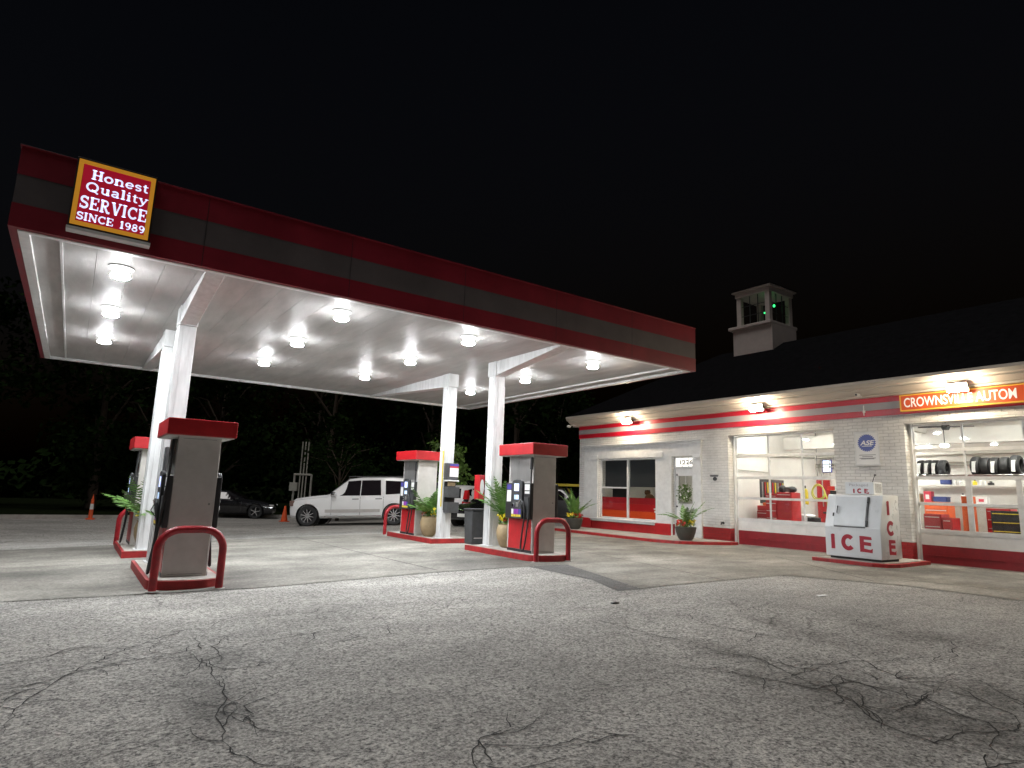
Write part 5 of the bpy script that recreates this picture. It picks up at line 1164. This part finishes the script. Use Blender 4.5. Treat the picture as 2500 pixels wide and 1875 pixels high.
def pick_ex(t, panel, sidey, st):
    hatch_ex(t, panel, sidey, st)
    MB().box(-1.6, 1.0, -.66, -.60, 1.70, 1.80, bev=.01).box(-1.6, 1.0, .60, .66, 1.70, 1.80, bev=.01).build("roof_rack", m['yellow'], t)
    MB().box(-.1, -.04, -.63, -.60, 1.60, 1.70).box(-1.4, -1.34, -.63, -.60, 1.58, 1.70).box(-.1, -.04, .6, .63, 1.6, 1.7).box(-1.4, -1.34, .6, .63, 1.58, 1.7).build("rack_foot", m['black'], t)
car("parked_wagon", "dark car with a yellow roof rack half hidden behind the pump nearest the building", "car", HATCH, (1.33, -1.33), .34, .22, m['cargrey'], HW, (.88, 1.12, .17, 1.58, "windscreen"), (-2.16, 1.06, -1.92, 1.46, "rear_window"), None, 8, (19.2, 23.0, 0), (0, 0, math.radians(-60)), pick_ex)

# ------------------------------------------------------------------ yard things
def cone_(loc, label, h, r):
    t = thing("traffic_cone", label, "traffic cone", loc)
    MB().box(-r, r, -r, r, 0, .03, bev=.008).build("base", m['cone'], t)
    MB().lathe([(r*.80, .03), (r*.18, h-.01), (r*.12, h)], n=20).build("cone", m['cone'], t, 50); return t
cone_((8.15, 29.4, gz(8.15, 29.4)), "orange traffic cone on the asphalt left of the white SUV", .70, .19)
t = thing("delineator_post", "slim orange and white channelizer post at the dark kerb on the left", "traffic post", (.86, 30.6, gz(.86, 30.6)))
MB().lathe([(.16, 0), (.16, .05), (.075, .06), (.07, .40)], n=16).build("base", m['cone'], t, 40); MB().lathe([(.068, .401), (.06, .62)], n=16).build("band", m['label'], t, 40); MB().lathe([(.06, .621), (.055, .66), (.055, .78), (.03, .84), (.01, 1.0)], n=16).build("top", m['cone'], t, 40)
t = thing("vent_stack", "pale pipe frame with three tall vent pipes beside the white SUV's nose", "vent pipes", (9.5, 33.1, gz(9.5, 33.1)))
f = Vector((.82, -.57, 0))
P = lambda u, z: tuple(f*u+Vector((0, 0, z)))
MB().tube([P(0, 0), P(0, 2.18)], .055, 8).tube([P(.88, 0), P(.88, 2.18)], .055, 8).tube([P(-.04, 2.2), P(.92, 2.2)], .05, 8).build("frame", m['pipe'], t, 40)
for u in (.28, .44, .60): MB().tube([P(u, 0), P(u, 3.9)], .035, 8).build("vent_pipe", m['pipe'], t, 40)
mb = MB().box(-.2, .2, -.1, .1, 1.35, 1.78, bev=.01); mb.build("meter_box", m['pipe'], t).rotation_euler = (0, 0, math.radians(-35))
kb = MB()
KP = [(-40, 33.5), (-12, 31.6), (-2.0, 31.0), (2.5, 31.2), (7.0, 33.8), (12, 30.8)]
for q in ribbon(KP, .18): kb.prism([tuple(p) for p in q], -.5, -.33+.15, 'z')
kb.build("kerb", m['kerbstone'])["kind"] = "structure"
vg = MB(); BK = [(-40, 33.6), (-12, 31.7), (-2.0, 31.1), (2.5, 31.3), (7.0, 33.9), (12, 30.9), (19, 27.5), (40, 27), (260, 60), (260, 320), (-220, 320), (-220, 40)]
vg.prism(BK, -.5, -.20, 'z'); vg.build("verge", m['grass'])["kind"] = "structure"
def tree(loc, label, h, r, nleaf, mat, leaf, seed, trunk=.14, low=.35):
    rnd.seed(seed); t = thing("leafy_tree", label, "tree", loc, group="trees behind the station")
    tr = MB(); tr.tube([(0, 0, -.2), (.05, .03, h*.3), (-.04, .05, h*.6), (.03, 0, h*.85)], [trunk, trunk*.75, trunk*.45, trunk*.15], 8)
    cl = []
    for k in range(26):
        a = rnd.uniform(0, 2*PI); z = rnd.uniform(low, .97); q = r*math.sqrt(max(.05, 1-((z-.62)/.42)**2))*rnd.uniform(.35, 1)
        c = Vector((q*math.cos(a), q*math.sin(a), z*h)); cl.append((c, rnd.uniform(.22, .42)*r))
        if k % 2 == 0: tr.tube([(0, 0, max(.2, z-.25)*h), tuple(c*.5+Vector((0, 0, z*h*.45))), tuple(c)], [trunk*.3, trunk*.18, .01], 5)
    tr.build("trunk", m['bark'], t, 50)
    mb = MB()
    for _ in range(nleaf):
        c, q = rnd.choice(cl); d = Vector((rnd.gauss(0, 1), rnd.gauss(0, 1), rnd.gauss(0, .8))).normalized(); p = c+d*q*rnd.random()**.4
        e = Vector((rnd.uniform(-1, 1), rnd.uniform(-1, 1), rnd.uniform(-.9, .5))).normalized(); s = e.orthogonal().normalized(); s = (s*math.cos(rnd.uniform(0, 6))+e.cross(s)*math.sin(rnd.uniform(0, 6)))*leaf*.33; l = leaf*rnd.uniform(.7, 1.3)
        mb.poly([p, p+e*l*.45+s, p+e*l, p+e*l*.45-s])
    mb.build("crown", mat, t); return t
tree((14.4, 25.6, -.04), "small tree with big bright leaves between the two right columns", 3.6, 1.1, 900, m['leafb'], .20, 21, .06, .40)
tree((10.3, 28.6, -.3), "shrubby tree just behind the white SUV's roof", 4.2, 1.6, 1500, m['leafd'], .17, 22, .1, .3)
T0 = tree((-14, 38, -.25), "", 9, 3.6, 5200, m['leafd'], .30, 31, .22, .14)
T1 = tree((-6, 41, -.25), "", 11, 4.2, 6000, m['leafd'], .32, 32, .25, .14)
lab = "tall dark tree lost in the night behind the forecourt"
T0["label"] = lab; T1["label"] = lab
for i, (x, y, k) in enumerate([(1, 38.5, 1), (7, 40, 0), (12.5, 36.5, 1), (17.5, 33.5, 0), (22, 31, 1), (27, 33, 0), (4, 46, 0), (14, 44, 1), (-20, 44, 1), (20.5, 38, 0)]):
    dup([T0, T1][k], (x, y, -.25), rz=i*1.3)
rnd.seed(77); mb = MB()
for _ in range(11000):
    x = rnd.uniform(-75, 70); hh = 5.5+2.5*math.sin(x*.21)+1.5*math.sin(x*.53); z = hh*rnd.random()**1.2-.3; p = Vector((x, 58+rnd.uniform(-2.5, 2.5)-.08*abs(x), z))
    e = Vector((rnd.uniform(-1, 1), rnd.uniform(-1, 1), rnd.uniform(-.8, .6))).normalized(); s = e.orthogonal().normalized()*.28; l = rnd.uniform(.6, 1.1)
    mb.poly([p, p+e*l*.45+s, p+e*l, p+e*l*.45-s])
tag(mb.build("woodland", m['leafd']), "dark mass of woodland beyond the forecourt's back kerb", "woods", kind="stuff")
for k, (y, w, hh, mt, l) in enumerate(((8.9, .3, .26, 'pot', "brown carton at the left end of the shop counter"), (8.55, .2, .34, 'labelred', "tall red carton on the shop counter"), (7.15, .26, .2, 'label', "white carton on the counter behind the orange post"), (6.1, .34, .17, 'orange', "orange parts case on the counter"), (5.7, .22, .3, 'label', "white box on the counter above the black chest"), (5.2, .3, .22, 'bluebin', "blue case at the counter's right part"), (4.7, .24, .33, 'fyel', "yellow carton at the counter's right end"))):
    t = thing("carton", l, "box", (21.75, y, 1.452)); MB().box(0, .25, -w/2, w/2, 0, hh, bev=.008).build("body", m[mt], t); MB().box(-.002, -.0005, -w/4, w/4, hh*.3, hh*.7).build("carton_label", m['label'] if mt != 'label' else m['labelred'], t)
for k, (y, z, w, hh, mt, l) in enumerate(((9.6, 1.7, .5, .4, 'labelred', "red and white poster on the back wall of the workshop"), (8.3, 2.45, .35, .3, 'label', "white notice above the shelf in the right bay"), (5.9, 2.4, .5, .32, 'dirt', "grey notice board behind the right tyre group"), (10.4, 2.2, .4, .5, 'label', "white wall chart near the hanging hose"))):
    t = thing("wall_poster", l, "poster", (22.43, y, z)); MB().box(0, .012, -w/2, w/2, 0, hh).build("sheet", m['label'], t); MB().box(-.002, -.0005, -w*.44, w*.44, hh*.55, hh*.92).build("picture", m[mt] if mt != 'label' else m['labelblue'], t)
t = thing("tool_board", "black pegboard of hanging tools on the left wall of the left bay", "tool board", (19.6, 12.42, 1.25))
MB().box(-.7, .7, 0, .02, 0, .8).build("board", m['dgrey'], t)
for k in range(9): MB().box(-.62+k*.15, -.58+k*.15, -.03, -.001, .15+.1*(k % 3), .7, bev=.004).build("hand_tool", [m['steel'], m['red'], m['yellow']][k % 3], t)
t = thing("paper_scrap", "small white scrap of paper lying on the asphalt right of centre", "litter", (9.0, 5.0, .006)); MB().prism([(-.12, -.03), (.1, -.05), (.13, .02), (-.05, .05)], 0, .004, 'z').build("sheet", m['label'], t)
t = thing("tar_lump", "small dark lump on the asphalt in the middle foreground", "litter", (5.85, 5.95, -.03)); MB().ball((0, 0, 0), .05, 1, (1.6, .8, .4)).build("lump", m['black'], t)
bpy.context.view_layer.update()
